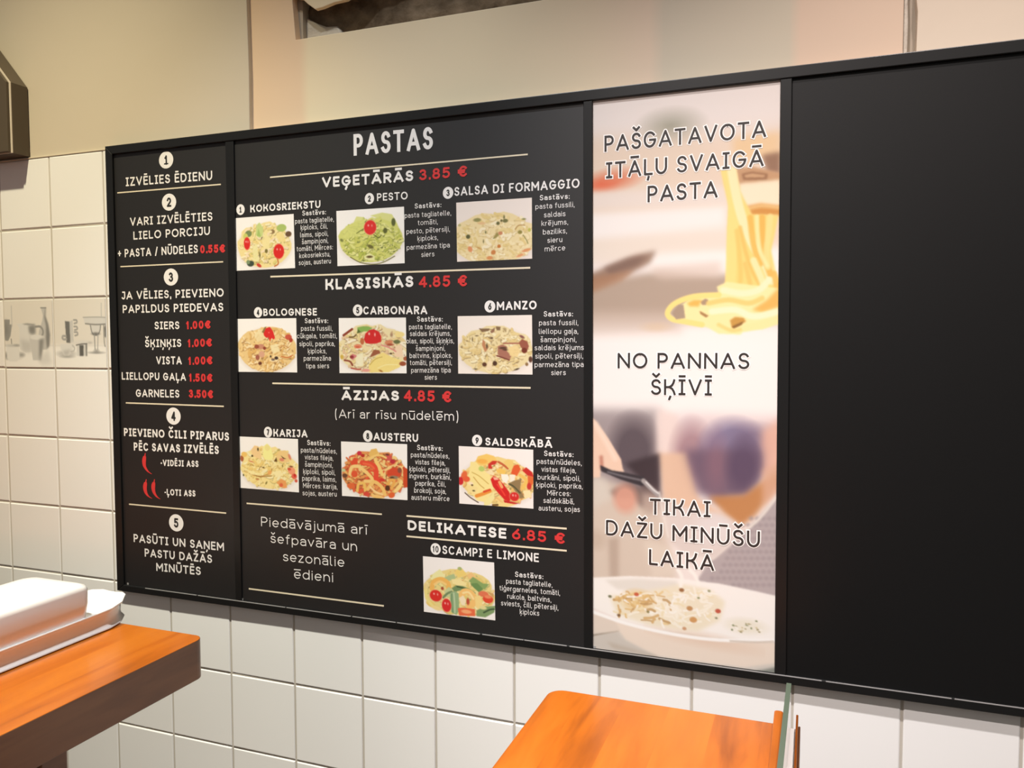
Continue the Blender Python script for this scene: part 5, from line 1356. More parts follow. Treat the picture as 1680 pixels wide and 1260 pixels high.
def dish(seed, base, mound, pal, dark, n1, n2, ops, wmul=1.0, lmul=1.0, bg=WB):
    W, H = 150, 124
    img = np.empty((H, W, 3))
    img[:] = bg
    rnd = random.Random(seed)
    cu, cv, ru, rv = mound
    op_ellipse(img, cu * W, (cv + .03) * H, ru * W * 1.03, rv * H * 1.03, 0, 4, (226, 214, 204), .55)
    pts = []
    for k in range(28):
        a = 2 * math.pi * k / 28
        s = 1 + rnd.uniform(-.06, .05) * (1.4 if math.sin(a) < 0 else .2)
        pts.append(((cu + ru * s * math.cos(a)) * W, (cv + rv * s * math.sin(a)) * H))
    op_poly(img, pts, 1.0, base)

    def spot():
        a = rnd.uniform(0, 6.283)
        r = math.sqrt(rnd.random()) * .94
        return (cu + ru * r * math.cos(a)) * W, (cv + rv * r * math.sin(a)) * H

    def strand(w0, w1, l0, l1):
        x, y = spot()
        t = rnd.uniform(0, 3.14)
        L = rnd.uniform(l0, l1) * W * lmul
        dx, dy = math.cos(t) * L, math.sin(t) * L * .75
        bx, by = -dy * rnd.uniform(-.7, .7), dx * rnd.uniform(-.7, .7)
        w = rnd.uniform(w0, w1) * wmul
        P = [(x - dx, y - dy), (x + bx, y + by), (x + dx, y + dy)]
        op_line(img, [(p + .8, q + 1.5) for p, q in P], w, .9, rnd.choice(dark), .5)
        op_line(img, P, w, .8, rnd.choice(pal), .92)
    for _ in range(n2):
        x, y = spot()
        op_ellipse(img, x, y, rnd.uniform(1.5, 4.5), rnd.uniform(1.2, 3.0), rnd.uniform(0, 180), 1.2, rnd.choice(dark), .6)
    for _ in range(n1):
        strand(3.0, 6.0, .02, .06)
    for _ in range(n2 // 2):
        x, y = spot()
        op_ellipse(img, x, y, rnd.uniform(.8, 2.0), rnd.uniform(.8, 1.6), rnd.uniform(0, 180), .9, rnd.choice(dark), .7)
    for o in ops:
        k = o[0]
        if k == 'E':
            _, u, v, r1, r2, c, *e = o
            op_ellipse(img, u * W, v * H, r1 * W, r2 * H, e[0] if e else 0, 1.0, c)
        elif k == 'P':
            op_poly(img, [(u * W, v * H) for u, v in o[1]], 1.0, o[2], o[3] if len(o) > 3 else 1)
        elif k == 'L':
            op_line(img, [(u * W, v * H) for u, v in o[1]], o[2] * W, .8, o[3])
        elif k == 'T':          # tomato: skin, then two small highlights printed in the photo
            _, u, v, r1, r2, c = o
            op_ellipse(img, u * W, v * H, r1 * W * 1.1, r2 * H * 1.1, 0, 1.2, (240, 170, 130), .8)
            op_ellipse(img, u * W, v * H, r1 * W, r2 * H, 0, 1.0, c)
            op_ellipse(img, (u - r1 * .3) * W, (v - r2 * .3) * H, 1.6, 2.2, 0, 1, (250, 190, 180), .9)
            op_ellipse(img, (u + r1 * .3) * W, (v - r2 * .25) * H, 1.3, 2.4, 0, 1, (250, 180, 170), .8)
    return img


R1 = (222, 44, 40)
DISHES = [
    dish(1, (244, 224, 158), (.5, .54, .45, .42), [(250, 234, 176), (240, 216, 140), (248, 226, 190), (228, 214, 130), (252, 240, 200)], [(150, 140, 70), (176, 150, 90), (120, 100, 60), (206, 180, 110)], 120, 34,
         [('P', [(.36, .34), (.38, .16), (.43, .11), (.49, .22), (.48, .36), (.42, .40)], (204, 216, 138)), ('P', [(.38, .36), (.41, .22), (.45, .38)], (170, 196, 110)), ('E', .24, .31, .055, .06, (124, 140, 90)), ('E', .19, .36, .04, .06, (206, 210, 110)), ('E', .79, .24, .08, .07, (176, 196, 110)), ('E', .9, .36, .05, .05, (112, 84, 60)), ('E', .64, .30, .04, .04, (150, 124, 80)), ('E', .61, .30, .025, .025, (250, 232, 180)),
          ('E', .26, .87, .06, .055, (66, 78, 64)), ('E', .22, .84, .03, .04, (130, 150, 110)), ('E', .40, .91, .045, .03, (206, 70, 56), 35), ('E', .48, .41, .03, .03, (110, 100, 60)), ('E', .53, .65, .025, .04, (130, 116, 60)), ('E', .42, .72, .012, .05, (110, 104, 50)), ('P', [(.52, .30), (.60, .42), (.58, .62), (.48, .60), (.46, .42)], (246, 230, 166), .9), ('P', [(.30, .55), (.38, .50), (.40, .85), (.31, .82)], (240, 232, 170), .9), ('P', [(.70, .32), (.82, .34), (.86, .5), (.74, .5)], (246, 224, 150), .9), ('T', .21, .49, .052, .115, R1), ('T', .735, .67, .085, .135, R1), ('L', [(.71, .80), (.72, .90), (.66, .94)], .02, (200, 120, 60))]),
    dish(2, (214, 216, 124), (.505, .55, .465, .40), [(228, 228, 142), (206, 208, 108), (236, 234, 160), (190, 198, 90), (222, 220, 120)], [(120, 132, 56), (96, 104, 50), (150, 156, 76), (74, 80, 40)], 170, 60,
         [('P', [(.08, .42), (.14, .28), (.24, .26), (.30, .12), (.40, .14), (.44, .3), (.3, .46), (.12, .52)], (220, 222, 130), .85), ('P', [(.5, .12), (.68, .08), (.82, .12), (.9, .3), (.8, .36), (.66, .2)], (216, 218, 122), .8), ('L', [(.30, .42), (.42, .34), (.52, .33)], .012, (110, 116, 54)), ('L', [(.55, .46), (.62, .52), (.66, .48)], .012, (90, 96, 46)), ('P', [(.40, .84), (.48, .78), (.56, .84), (.56, .92), (.42, .90)], (240, 238, 176), .9), ('E', .485, .85, .045, .022, (110, 92, 54)), ('E', .84, .26, .03, .07, (98, 104, 56)), ('E', .72, .40, .03, .05, (96, 100, 50)), ('E', .50, .67, .05, .03, (112, 108, 56), 30), ('L', [(.2, .84), (.34, .94), (.52, .985), (.68, .96), (.85, .86)], .014, (120, 116, 60)), ('T', .50, .33, .088, .125, (224, 52, 50))]),
    dish(3, (240, 220, 168), (.5, .63, .56, .43), [(246, 230, 184), (236, 214, 152), (250, 238, 204), (232, 208, 140), (242, 224, 178)], [(206, 180, 120), (198, 166, 108), (222, 190, 130)], 150, 50,
         [('E', .28, .31, .05, .03, (150, 146, 92)), ('E', .155, .58, .028, .035, (96, 96, 60)), ('E', .555, .385, .022, .028, (106, 104, 64)), ('E', .65, .35, .035, .03, (120, 116, 70)), ('E', .635, .29, .01, .03, (110, 106, 66)), ('E', .60, .345, .015, .02, (110, 100, 60)), ('P', [(.48, .64), (.54, .53), (.57, .58), (.52, .63)], (160, 146, 84)), ('E', .585, .55, .028, .03, (206, 140, 100)), ('E', .39, .52, .01, .02, (120, 120, 80)), ('E', .84, .55, .028, .03, (150, 138, 70)), ('L', [(.78, .5), (.82, .44), (.9, .44)], .014, (190, 150, 90)), ('L', [(.88, .6), (.92, .68), (.94, .74)], .012, (150, 144, 84)), ('E', .89, .34, .025, .015, (150, 146, 90)), ('E', .96, .52, .02, .03, (196, 190, 90)),
          ('E', .565, .765, .022, .028, (200, 120, 54)), ('E', .49, .86, .03, .04, (206, 134, 76), 30), ('E', .18, .79, .03, .05, (228, 152, 104), -20), ('E', .92, .85, .06, .025, (226, 156, 104), -15), ('E', .84, .93, .05, .02, (230, 160, 110), -20), ('E', .44, .95, .04, .03, (222, 150, 94)), ('E', .30, .78, .04, .014, (206, 160, 96), 30), ('E', .34, .37, .05, .02, (232, 190, 140)), ('E', .36, .67, .008, .025, (120, 110, 70)), ('E', .04, .38, .02, .02, (190, 180, 120))], bg=(244, 232, 222)),
    dish(4, (238, 206, 144), (.5, .57, .485, .415), [(248, 222, 166), (240, 204, 136), (252, 232, 186), (230, 186, 112), (246, 214, 150)], [(186, 128, 62), (150, 98, 50), (206, 150, 84), (120, 76, 40)], 150, 60,
         [('P', [(.28, .30), (.4, .2), (.56, .2), (.5, .36), (.34, .44)], (244, 226, 176), .8), ('P', [(.55, .5), (.66, .46), (.72, .6), (.6, .66)], (248, 234, 186), .8), ('E', .40, .52, .06, .05, (206, 144, 116)), ('E', .33, .52, .04, .04, (160, 84, 62)), ('E', .46, .55, .025, .03, (150, 70, 50)), ('E', .41, .66, .05, .06, (222, 170, 140)), ('E', .34, .72, .035, .05, (170, 100, 80)), ('E', .38, .83, .03, .03, (110, 60, 44)), ('E', .655, .73, .03, .03, (70, 54, 48)), ('E', .60, .76, .03, .02, (120, 100, 90)), ('E', .56, .70, .012, .02, (60, 50, 36)), ('L', [(.72, .55), (.78, .5), (.86, .54)], .012, (196, 136, 74)), ('L', [(.74, .70), (.84, .72), (.92, .68)], .016, (206, 116, 64)), ('P', [(.42, .25), (.47, .16), (.5, .15), (.47, .28)], (150, 120, 70)), ('E', .86, .345, .055, .05, (206, 92, 70)), ('E', .90, .40, .03, .04, (180, 70, 50)),
          ('P', [(.45, .28), (.49, .18), (.56, .155), (.61, .24), (.64, .36), (.62, .39), (.585, .36), (.55, .42), (.53, .34), (.50, .36), (.46, .32)], (222, 48, 44)), ('E', .54, .26, .012, .012, (250, 120, 110))]),
    dish(5, (240, 224, 176), (.5, .55, .53, .43), [(248, 236, 200), (240, 222, 160), (252, 244, 220), (236, 214, 150), (232, 200, 160)], [(170, 120, 90), (130, 84, 66), (190, 150, 110), (140, 130, 90)], 150, 50,
         [('P', [(.28, .24), (.28, .17), (.36, .15), (.45, .155), (.5, .18), (.44, .24), (.38, .24), (.30, .27)], (140, 180, 90)), ('P', [(.27, .28), (.29, .20), (.33, .25), (.38, .24)], (96, 110, 56)), ('L', [(.07, .31), (.13, .26), (.20, .20)], .034, (146, 66, 48)), ('L', [(.16, .34), (.22, .34), (.26, .30)], .02, (120, 96, 56)), ('E', .86, .43, .05, .035, (110, 116, 74)), ('E', .74, .44, .06, .04, (214, 140, 100), -10), ('E', .76, .48, .05, .02, (170, 84, 60)), ('E', .285, .51, .06, .04, (228, 140, 104)), ('E', .28, .52, .03, .012, (210, 90, 66)), ('E', .35, .42, .03, .06, (196, 110, 70)),
          ('P', [(.46, .70), (.52, .57), (.60, .58), (.62, .63), (.54, .67), (.48, .70)], (160, 96, 66)), ('P', [(.84, .50), (.93, .48), (.95, .70), (.86, .70), (.82, .68)], (244, 214, 180)), ('L', [(.64, .49), (.74, .53), (.84, .60)], .022, (226, 150, 140)), ('P', [(.45, .98), (.44, .84), (.56, .68), (.66, .62), (.78, .70), (.92, .76), (.90, .88), (.74, .97)], (246, 224, 138), .96), ('L', [(.46, .84), (.54, .74), (.64, .70)], .012, (206, 176, 90)), ('L', [(.58, .9), (.7, .84), (.86, .84)], .014, (250, 236, 170)), ('P', [(.26, .66), (.36, .62), (.36, .86), (.24, .88)], (246, 240, 206), .9), ('P', [(.16, .70), (.2, .64), (.27, .68), (.2, .76)], (214, 130, 130)), ('E', .19, .70, .03, .03, (150, 60, 60)), ('L', [(.08, .76), (.16, .78), (.2, .85)], .026, (150, 80, 60)), ('L', [(.18, .9), (.26, .92), (.32, .92)], .024, (190, 100, 84)), ('E', .40, .94, .06, .028, (234, 164, 150)), ('E', .94, .82, .05, .04, (160, 84, 54)), ('E', .98, .73, .03, .04, (170, 96, 64)), ('E', .62, .95, .03, .015, (176, 116, 50), 25), ('E', .77, .64, .02, .015, (90, 64, 40)), ('E', .04, .70, .025, .04, (214, 180, 80)), ('E', .9, .3, .07, .05, (244, 222, 150)),
          ('P', [(.375, .38), (.40, .28), (.46, .215), (.53, .205), (.60, .25), (.635, .34), (.63, .43), (.56, .46), (.46, .465), (.40, .45)], (212, 46, 46)), ('E', .455, .285, .012, .022, (250, 200, 190)), ('E', .54, .30, .011, .03, (250, 180, 170))]),
    dish(6, (236, 218, 168), (.505, .58, .495, .40), [(244, 228, 180), (234, 212, 150), (248, 238, 200), (230, 204, 140), (240, 222, 170)], [(176, 150, 96), (150, 120, 74), (120, 92, 60), (200, 170, 112)], 160, 56,
         [('P', [(.29, .215), (.44, .22), (.42, .26), (.33, .28)], (134, 106, 78)), ('P', [(.44, .27), (.5, .2), (.5, .27), (.46, .30)], (150, 110, 84)), ('P', [(.515, .185), (.58, .19), (.575, .25), (.53, .25)], (136, 108, 78)), ('P', [(.33, .50), (.34, .40), (.37, .44), (.38, .54), (.42, .50), (.40, .58), (.37, .62)], (196, 136, 96)), ('E', .395, .515, .012, .04, (96, 74, 50)), ('P', [(.54, .52), (.60, .49), (.66, .52), (.66, .60), (.72, .68), (.70, .74), (.60, .71), (.54, .66)], (172, 116, 96)), ('L', [(.53, .68), (.6, .71), (.69, .75)], .02, (130, 70, 58)), ('L', [(.62, .47), (.74, .47), (.84, .47)], .02, (176, 114, 92)), ('P', [(.82, .46), (.86, .40), (.93, .44), (.95, .52), (.92, .62), (.88, .60), (.84, .52)], (158, 92, 72)), ('E', .89, .59, .035, .045, (120, 56, 40)), ('E', .86, .36, .035, .02, (140, 90, 84), 30), ('P', [(.68, .54), (.78, .50), (.84, .58), (.80, .70), (.70, .68)], (242, 214, 150), .9), ('E', .61, .55, .05, .02, (96, 66, 50)), ('E', .64, .58, .03, .012, (80, 54, 40)),
          ('E', .36, .83, .03, .035, (96, 62, 44)), ('E', .50, .81, .03, .04, (84, 58, 42)), ('P', [(.40, .78), (.46, .76), (.46, .92), (.38, .92)], (244, 222, 184), .9), ('E', .97, .74, .025, .05, (96, 62, 46)), ('E', .79, .905, .03, .012, (70, 56, 40), -20), ('E', .92, .82, .02, .03, (150, 116, 76)), ('E', .20, .40, .008, .03, (110, 90, 60)), ('E', .26, .34, .02, .01, (120, 100, 70)), ('E', .46, .38, .02, .02, (120, 96, 70)), ('E', .24, .91, .02, .01, (80, 70, 50))], bg=(246, 236, 226)),
    dish(7, (250, 230, 158), (.5, .57, .485, .40), [(252, 238, 176), (248, 224, 146), (254, 244, 196), (244, 214, 130), (250, 232, 166)], [(196, 160, 80), (214, 176, 96), (150, 130, 60)], 130, 26,
         [('P', [(.20, .25), (.26, .16), (.33, .17), (.38, .36), (.36, .42), (.22, .36)], (246, 210, 150)), ('P', [(.40, .34), (.42, .16), (.48, .11), (.54, .18), (.58, .36), (.54, .42), (.44, .42)], (250, 244, 160)), ('E', .48, .19, .045, .06, (244, 230, 150)), ('E', .32, .23, .014, .03, (90, 76, 40)), ('E', .22, .36, .016, .018, (80, 66, 36)), ('E', .04, .42, .03, .06, (176, 100, 60)), ('E', .08, .34, .05, .05, (244, 200, 110)), ('P', [(.62, .36), (.68, .24), (.78, .22), (.86, .32), (.84, .44), (.72, .46)], (244, 208, 140)), ('E', .72, .40, .04, .03, (226, 140, 110)), ('P', [(.585, .44), (.63, .36), (.645, .45)], (110, 80, 40)), ('P', [(.70, .32), (.75, .36), (.80, .385), (.74, .38)], (100, 70, 40)), ('E', .85, .34, .02, .06, (226, 140, 110), -20), ('E', .88, .60, .06, .07, (244, 160, 120)), ('E', .84, .57, .03, .025, (214, 84, 60)), ('E', .92, .70, .045, .05, (232, 104, 80)), ('E', .93, .68, .02, .03, (206, 50, 40)), ('E', .87, .52, .03, .015, (140, 80, 50)), ('E', .95, .78, .025, .03, (220, 96, 70)),
          ('L', [(.16, .70), (.28, .74), (.40, .73), (.52, .66), (.55, .58)], .012, (196, 140, 70)), ('E', .51, .66, .03, .045, (240, 176, 100), 30), ('E', .20, .47, .04, .012, (220, 130, 80), 15), ('L', [(.17, .56), (.2, .52), (.24, .55)], .01, (190, 150, 70)), ('L', [(.33, .62), (.36, .56), (.42, .58)], .012, (170, 130, 60)), ('E', .41, .57, .012, .012, (100, 80, 40)), ('P', [(.62, .84), (.70, .76), (.78, .80), (.80, .92), (.74, .94), (.66, .88)], (240, 166, 96)), ('E', .70, .88, .03, .04, (228, 110, 70), 40), ('E', .30, .80, .03, .02, (200, 140, 80)), ('L', [(.25, .72), (.34, .75), (.54, .72)], .014, (170, 126, 60)), ('E', .45, .86, .012, .03, (130, 116, 50), 30), ('E', .73, .52, .008, .02, (120, 100, 40)), ('P', [(.56, .64), (.70, .60), (.74, .70), (.62, .74)], (254, 240, 180), .9), ('E', .06, .74, .012, .02, (90, 90, 50)), ('P', [(.1, .62), (.3, .68), (.46, .66), (.36, .73), (.18, .72)], (254, 240, 176), .8)]),
    dish(8, (230, 150, 86), (.5, .56, .50, .42), [(240, 196, 116), (236, 160, 90), (248, 214, 140), (226, 116, 66), (232, 96, 60)], [(110, 62, 34), (150, 76, 44), (200, 70, 44), (84, 56, 34)], 160, 60,
         [('E', .28, .20, .035, .04, (206, 50, 70)), ('E', .33, .24, .03, .03, (190, 50, 40)), ('P', [(.42, .2), (.46, .12), (.54, .1), (.57, .18), (.5, .24), (.44, .26)], (236, 190, 104)), ('P', [(.14, .38), (.2, .28), (.26, .3), (.24, .42), (.18, .46)], (226, 84, 52)), ('E', .72, .26, .05, .05, (214, 90, 84)), ('E', .78, .32, .04, .04, (190, 50, 60)), ('E', .70, .20, .03, .02, (120, 60, 54)), ('L', [(.38, .32), (.5, .24), (.6, .22), (.68, .26)], .03, (246, 206, 124)), ('L', [(.52, .30), (.58, .44), (.62, .56)], .05, (248, 210, 126)), ('L', [(.13, .58), (.16, .46), (.26, .44), (.34, .5)], .05, (248, 212, 136)), ('L', [(.34, .50), (.42, .58), (.48, .68), (.36, .70)], .05, (248, 208, 128)),
          ('L', [(.32, .37), (.42, .38), (.50, .42), (.53, .52), (.53, .64), (.56, .70)], .075, (232, 80, 54)), ('L', [(.34, .38), (.44, .40), (.50, .46)], .03, (240, 110, 70)), ('E', .62, .66, .04, .03, (214, 60, 50)), ('P', [(.70, .50), (.78, .42), (.9, .44), (.9, .56), (.8, .60), (.70, .56)], (214, 76, 46)), ('L', [(.72, .42), (.82, .38), (.92, .44), (.92, .55)], .016, (246, 206, 140)), ('E', .88, .47, .03, .05, (140, 80, 60)), ('P', [(.93, .40), (1.0, .44), (1.0, .76), (.94, .78)], (206, 76, 40)), ('E', .80, .60, .06, .03, (150, 130, 100)), ('E', .77, .61, .03, .02, (90, 66, 44)), ('L', [(.70, .74), (.74, .66), (.80, .66), (.76, .80)], .04, (238, 176, 90)), ('L', [(.82, .84), (.88, .76), (.90, .68)], .05, (250, 216, 140)), ('E', .70, .80, .035, .05, (90, 54, 30)), ('L', [(.40, .84), (.50, .70), (.62, .80), (.66, .92)], .05, (246, 200, 116)), ('L', [(.44, .80), (.52, .88), (.62, .92)], .03, (250, 214, 150)), ('L', [(.24, .88), (.26, .76), (.34, .74), (.36, .86)], .04, (242, 196, 104)), ('E', .20, .58, .05, .06, (228, 90, 54)), ('E', .14, .80, .06, .05, (228, 110, 60)), ('E', .03, .52, .03, .03, (196, 210, 160)), ('E', .05, .62, .04, .04, (110, 70, 50)), ('P', [(.46, .92), (.6, .94), (.66, .98), (.56, 1.0), (.46, .98)], (246, 200, 120)), ('E', .76, .92, .05, .05, (228, 104, 56), -30), ('E', .38, .93, .05, .04, (220, 76, 60))], 1.1, 1.1),
    dish(9, (242, 214, 140), (.53, .56, .50, .40), [(248, 226, 156), (242, 208, 130), (250, 238, 186), (238, 190, 110), (244, 216, 150)], [(170, 110, 60), (140, 90, 50), (120, 110, 66), (214, 90, 50)], 130, 40,
         [('P', [(.22, .28), (.26, .16), (.38, .11), (.48, .14), (.52, .22), (.42, .28), (.32, .32)], (246, 204, 110)), ('E', .32, .24, .07, .04, (244, 180, 84)), ('P', [(.14, .44), (.16, .26), (.24, .26), (.30, .36), (.42, .46), (.48, .66), (.38, .94), (.24, .92), (.12, .72), (.10, .56)], (248, 228, 152)), ('L', [(.18, .44), (.28, .50), (.40, .62)], .012, (210, 176, 90)), ('L', [(.20, .52), (.28, .64), (.34, .70)], .012, (206, 166, 84)), ('E', .31, .37, .04, .045, (190, 206, 110)), ('E', .07, .50, .04, .08, (230, 110, 64), 20), ('E', .02, .60, .04, .07, (206, 46, 50)), ('E', .1, .56, .05, .05, (232, 100, 60)), ('E', .16, .63, .035, .025, (250, 226, 190)), ('P', [(.10, .68), (.18, .66), (.26, .70), (.22, .82), (.12, .78)], (246, 222, 150)), ('E', .18, .66, .014, .014, (96, 70, 40)), ('E', .2, .755, .016, .012, (80, 70, 36)), ('L', [(.24, .84), (.32, .80), (.42, .74)], .05, (236, 150, 64)), ('L', [(.34, .76), (.42, .72)], .03, (224, 84, 46)), ('P', [(.34, .94), (.44, .80), (.48, .72), (.48, .86), (.42, .98), (.34, 1.0)], (244, 230, 160)),
          ('P', [(.40, .28), (.46, .22), (.52, .22), (.50, .28), (.44, .30), (.46, .36), (.40, .36)], (206, 56, 44)), ('L', [(.54, .24), (.6, .28), (.66, .34)], .03, (200, 104, 64)), ('P', [(.36, .42), (.44, .36), (.48, .44), (.42, .46)], (246, 224, 176)), ('P', [(.50, .38), (.56, .34), (.64, .38), (.62, .46), (.52, .42)], (244, 200, 100)), ('P', [(.60, .24), (.66, .18), (.73, .2), (.74, .3), (.70, .38), (.66, .32)], (240, 206, 120)), ('P', [(.74, .28), (.80, .26), (.83, .34), (.78, .46), (.70, .42)], (228, 96, 50)), ('P', [(.85, .36), (.90, .30), (.98, .38), (1.0, .46), (.92, .44)], (206, 50, 44)), ('P', [(.92, .44), (1.0, .46), (.99, .58), (.92, .66)], (226, 110, 56)), ('E', .94, .62, .03, .06, (206, 60, 50)), ('P', [(.57, .44), (.66, .44), (.68, .50), (.64, .60), (.58, .54)], (252, 244, 226)), ('P', [(.68, .44), (.76, .44), (.75, .56), (.69, .56)], (250, 238, 214)), ('P', [(.66, .60), (.74, .54), (.84, .50), (.82, .68), (.88, .82), (.80, .84), (.74, .68)], (150, 124, 84)), ('L', [(.68, .60), (.74, .64), (.82, .74)], .02, (90, 86, 56)), ('L', [(.82, .44), (.90, .52), (.86, .66)], .045, (240, 196, 100)), ('P', [(.86, .70), (.95, .68), (.97, .80), (.88, .82)], (248, 228, 176)),
          ('P', [(.43, .54), (.47, .48), (.54, .52), (.62, .64), (.68, .74), (.70, .84), (.68, .90), (.62, .88), (.54, .78), (.46, .66)], (214, 42, 38)), ('P', [(.46, .50), (.52, .50), (.54, .54), (.48, .55)], (246, 180, 150)), ('L', [(.55, .58), (.58, .66)], .04, (244, 170, 110)), ('L', [(.52, .62), (.58, .72), (.62, .80)], .02, (240, 70, 56)), ('T', .745, .81, .06, .075, (214, 46, 42)), ('P', [(.60, .88), (.72, .90), (.80, .92), (.70, .96), (.62, .94)], (200, 44, 40)), ('P', [(.44, .94), (.6, .92), (.78, .94), (.64, 1.0), (.48, 1.0)], (244, 216, 140)), ('L', [(.46, .98), (.52, .97)], .03, (120, 90, 50)), ('L', [(.08, .80), (.16, .88), (.26, .95)], .014, (90, 70, 50))], bg=(248, 240, 234)),
    dish(10, (234, 212, 138), (.5, .58, .50, .40), [(242, 224, 156), (236, 206, 124), (246, 234, 180), (226, 204, 120), (240, 214, 150)], [(130, 150, 96), (104, 120, 76), (170, 160, 90), (214, 150, 84)], 110, 40,
         [('P', [(.10, .40), (.14, .30), (.24, .20), (.30, .30), (.34, .38), (.2, .42)], (238, 232, 170)), ('P', [(.28, .36), (.36, .30), (.44, .26), (.46, .34), (.36, .40)], (176, 192, 140)), ('P', [(.44, .24), (.50, .16), (.56, .16), (.62, .26), (.5, .32)], (240, 210, 120)), ('E', .52, .16, .03, .03, (176, 186, 120)), ('P', [(.62, .26), (.68, .2), (.74, .28), (.70, .34), (.64, .32)], (240, 196, 130)), ('P', [(.64, .36), (.70, .28), (.84, .38), (.92, .38), (.86, .48), (.72, .44)], (140, 166, 100)), ('P', [(.66, .40), (.76, .38), (.84, .48), (.78, .54), (.70, .46)], (110, 144, 84)), ('P', [(.40, .36), (.52, .34), (.62, .42), (.54, .46), (.42, .44)], (244, 226, 160)),
          ('P', [(.40, .52), (.46, .46), (.56, .46), (.66, .50), (.74, .56), (.68, .58), (.56, .52), (.44, .58)], (118, 144, 96)), ('L', [(.48, .48), (.58, .50), (.72, .58)], .02, (70, 90, 56)), ('L', [(.12, .56), (.15, .44), (.26, .38), (.35, .44), (.36, .54)], .07, (240, 184, 96)), ('L', [(.16, .48), (.24, .42), (.32, .46)], .03, (246, 206, 130)), ('E', .27, .54, .02, .03, (170, 80, 50)), ('P', [(.30, .58), (.36, .50), (.42, .54), (.40, .66), (.30, .70)], (196, 204, 150)), ('L', [(.28, .70), (.34, .62), (.40, .58)], .03, (120, 140, 96)), ('P', [(.38, .60), (.44, .56), (.50, .60), (.50, .90), (.46, .98), (.39, .94), (.37, .78)], (150, 176, 130)), ('L', [(.43, .60), (.44, .78), (.44, .94)], .018, (190, 206, 166)), ('L', [(.40, .62), (.40, .80), (.41, .94)], .014, (110, 140, 100)),
          ('T', .175, .68, .085, .10, (218, 50, 42)), ('T', .325, .83, .065, .115, (216, 48, 46)), ('E', .10, .84, .07, .05, (236, 206, 120), 25), ('L', [(.04, .60), (.04, .74), (.12, .86)], .04, (240, 222, 140)), ('E', .18, .90, .07, .035, (244, 216, 150), 15), ('L', [(.54, .62), (.58, .55), (.66, .56), (.71, .64), (.70, .74), (.64, .80)], .085, (244, 194, 116)), ('L', [(.56, .58), (.64, .56), (.70, .66)], .03, (250, 222, 160)), ('P', [(.50, .68), (.56, .62), (.60, .70), (.58, .80), (.54, .80)], (244, 226, 190)), ('E', .625, .72, .022, .06, (190, 84, 60)), ('P', [(.72, .62), (.80, .58), (.82, .74), (.78, .84), (.73, .80)], (244, 214, 140)), ('E', .84, .56, .07, .05, (224, 120, 84)), ('E', .90, .64, .07, .07, (222, 76, 50)), ('E', .9, .60, .05, .03, (236, 140, 96)), ('P', [(.88, .50), (.98, .54), (.98, .62)], (206, 160, 100)), ('P', [(.48, .86), (.54, .84), (.72, .84), (.72, .96), (.50, .985)], (232, 110, 70)), ('E', .60, .90, .07, .035, (246, 170, 116)), ('P', [(.74, .86), (.84, .78), (1.0, .74), (.98, .86), (.86, .96), (.74, .96)], (130, 156, 104)), ('L', [(.84, .88), (.92, .82), (.98, .80)], .022, (70, 90, 60)), ('E', .83, .80, .05, .03, (226, 214, 150))], bg=(246, 240, 236)),
]
DLAB = ['coconut pasta with two tomatoes', 'green pesto pasta with one tomato', 'pale creamy fusilli', 'fusilli with meat and a red tomato', 'creamy tagliatelle topped with a big tomato', 'fusilli with brown beef strips', 'yellow noodles with a lemon wedge', 'red noodles with peppers', 'noodles with red peppers', 'prawns, rocket and tomatoes on pasta']
for _i, (_img, _q) in enumerate(zip(DISHES, QUADS)):
    _o = sub(print_mesh('dish_photo', _img, _q, -.00925, M_photo, None, .86), 1)
    tag(_o, 'photo of ' + DLAB[_i])

# lettering
_ctr = [0]
YT = -.00935
for p, name, lines, col in TEXTS:
    V, F = [], []
    mats = [{'W': M_white, 'R': M_red, 'K': M_dark}[col]]
    nf = 0
    if col == 'K':
        for ln in lines:
            text_geom(V, F, ln, YT, [0], extra=.0016)
        nf = len(F)
    for ln in lines:
        text_geom(V, F, ln, YT - (.0003 if col == 'K' else 0), _ctr)
    if col == 'K':
        mats.append(M_halo)
    o = poly_mesh(name, V, F, mats, panels[p], ([1] * nf + [0] * (len(F) - nf)) if nf else None)
    tag(o, ('red text reading ' if col == 'R' else 'dark text reading ' if col == 'K' else 'white text reading ') + ' '.join(l[0] for l in lines)[:60].replace('pasta/nūdeles', 'pasta / nūdeles'))

for p, t, x, z, rx, rz in BADGES:
    V, F = [], []
    V += [(x + rx * math.cos(a * math.pi / 16), YT, z + rz * math.sin(a * math.pi / 16)) for a in range(32)]
    F.append(tuple(range(32)))
    cap = rz * 1.1
    w = rx * (.42 if t == '1' else 1.15 if len(t) == 2 else .62)
    text_geom(V, F, (t, x - w / 2, z - cap / 2, x + w / 2, z - cap / 2, cap, .2 if len(t) < 2 else .15), YT - .0002, [0])
    if t == '1':
        text_geom(V, F, ('-', x - w * .7, z - cap * .83, x + w * .7, z - cap * .83, cap, .13), YT - .0002, [0])
    o = poly_mesh('number_badge', V, F, [M_white, M_black], panels[p], [0] + [1] * (len(F) - 1))
    tag(o, 'round white badge with number ' + t)

for p, xa, za, xb, zb, t in RULES:
    V = [(xa, YT, za - t / 2), (xb, YT, zb - t / 2), (xb, YT, zb + t / 2), (xa, YT, za + t / 2)]
    poly_mesh('rule_line', V, [(0, 1, 2, 3)], M_tan, panels[p])

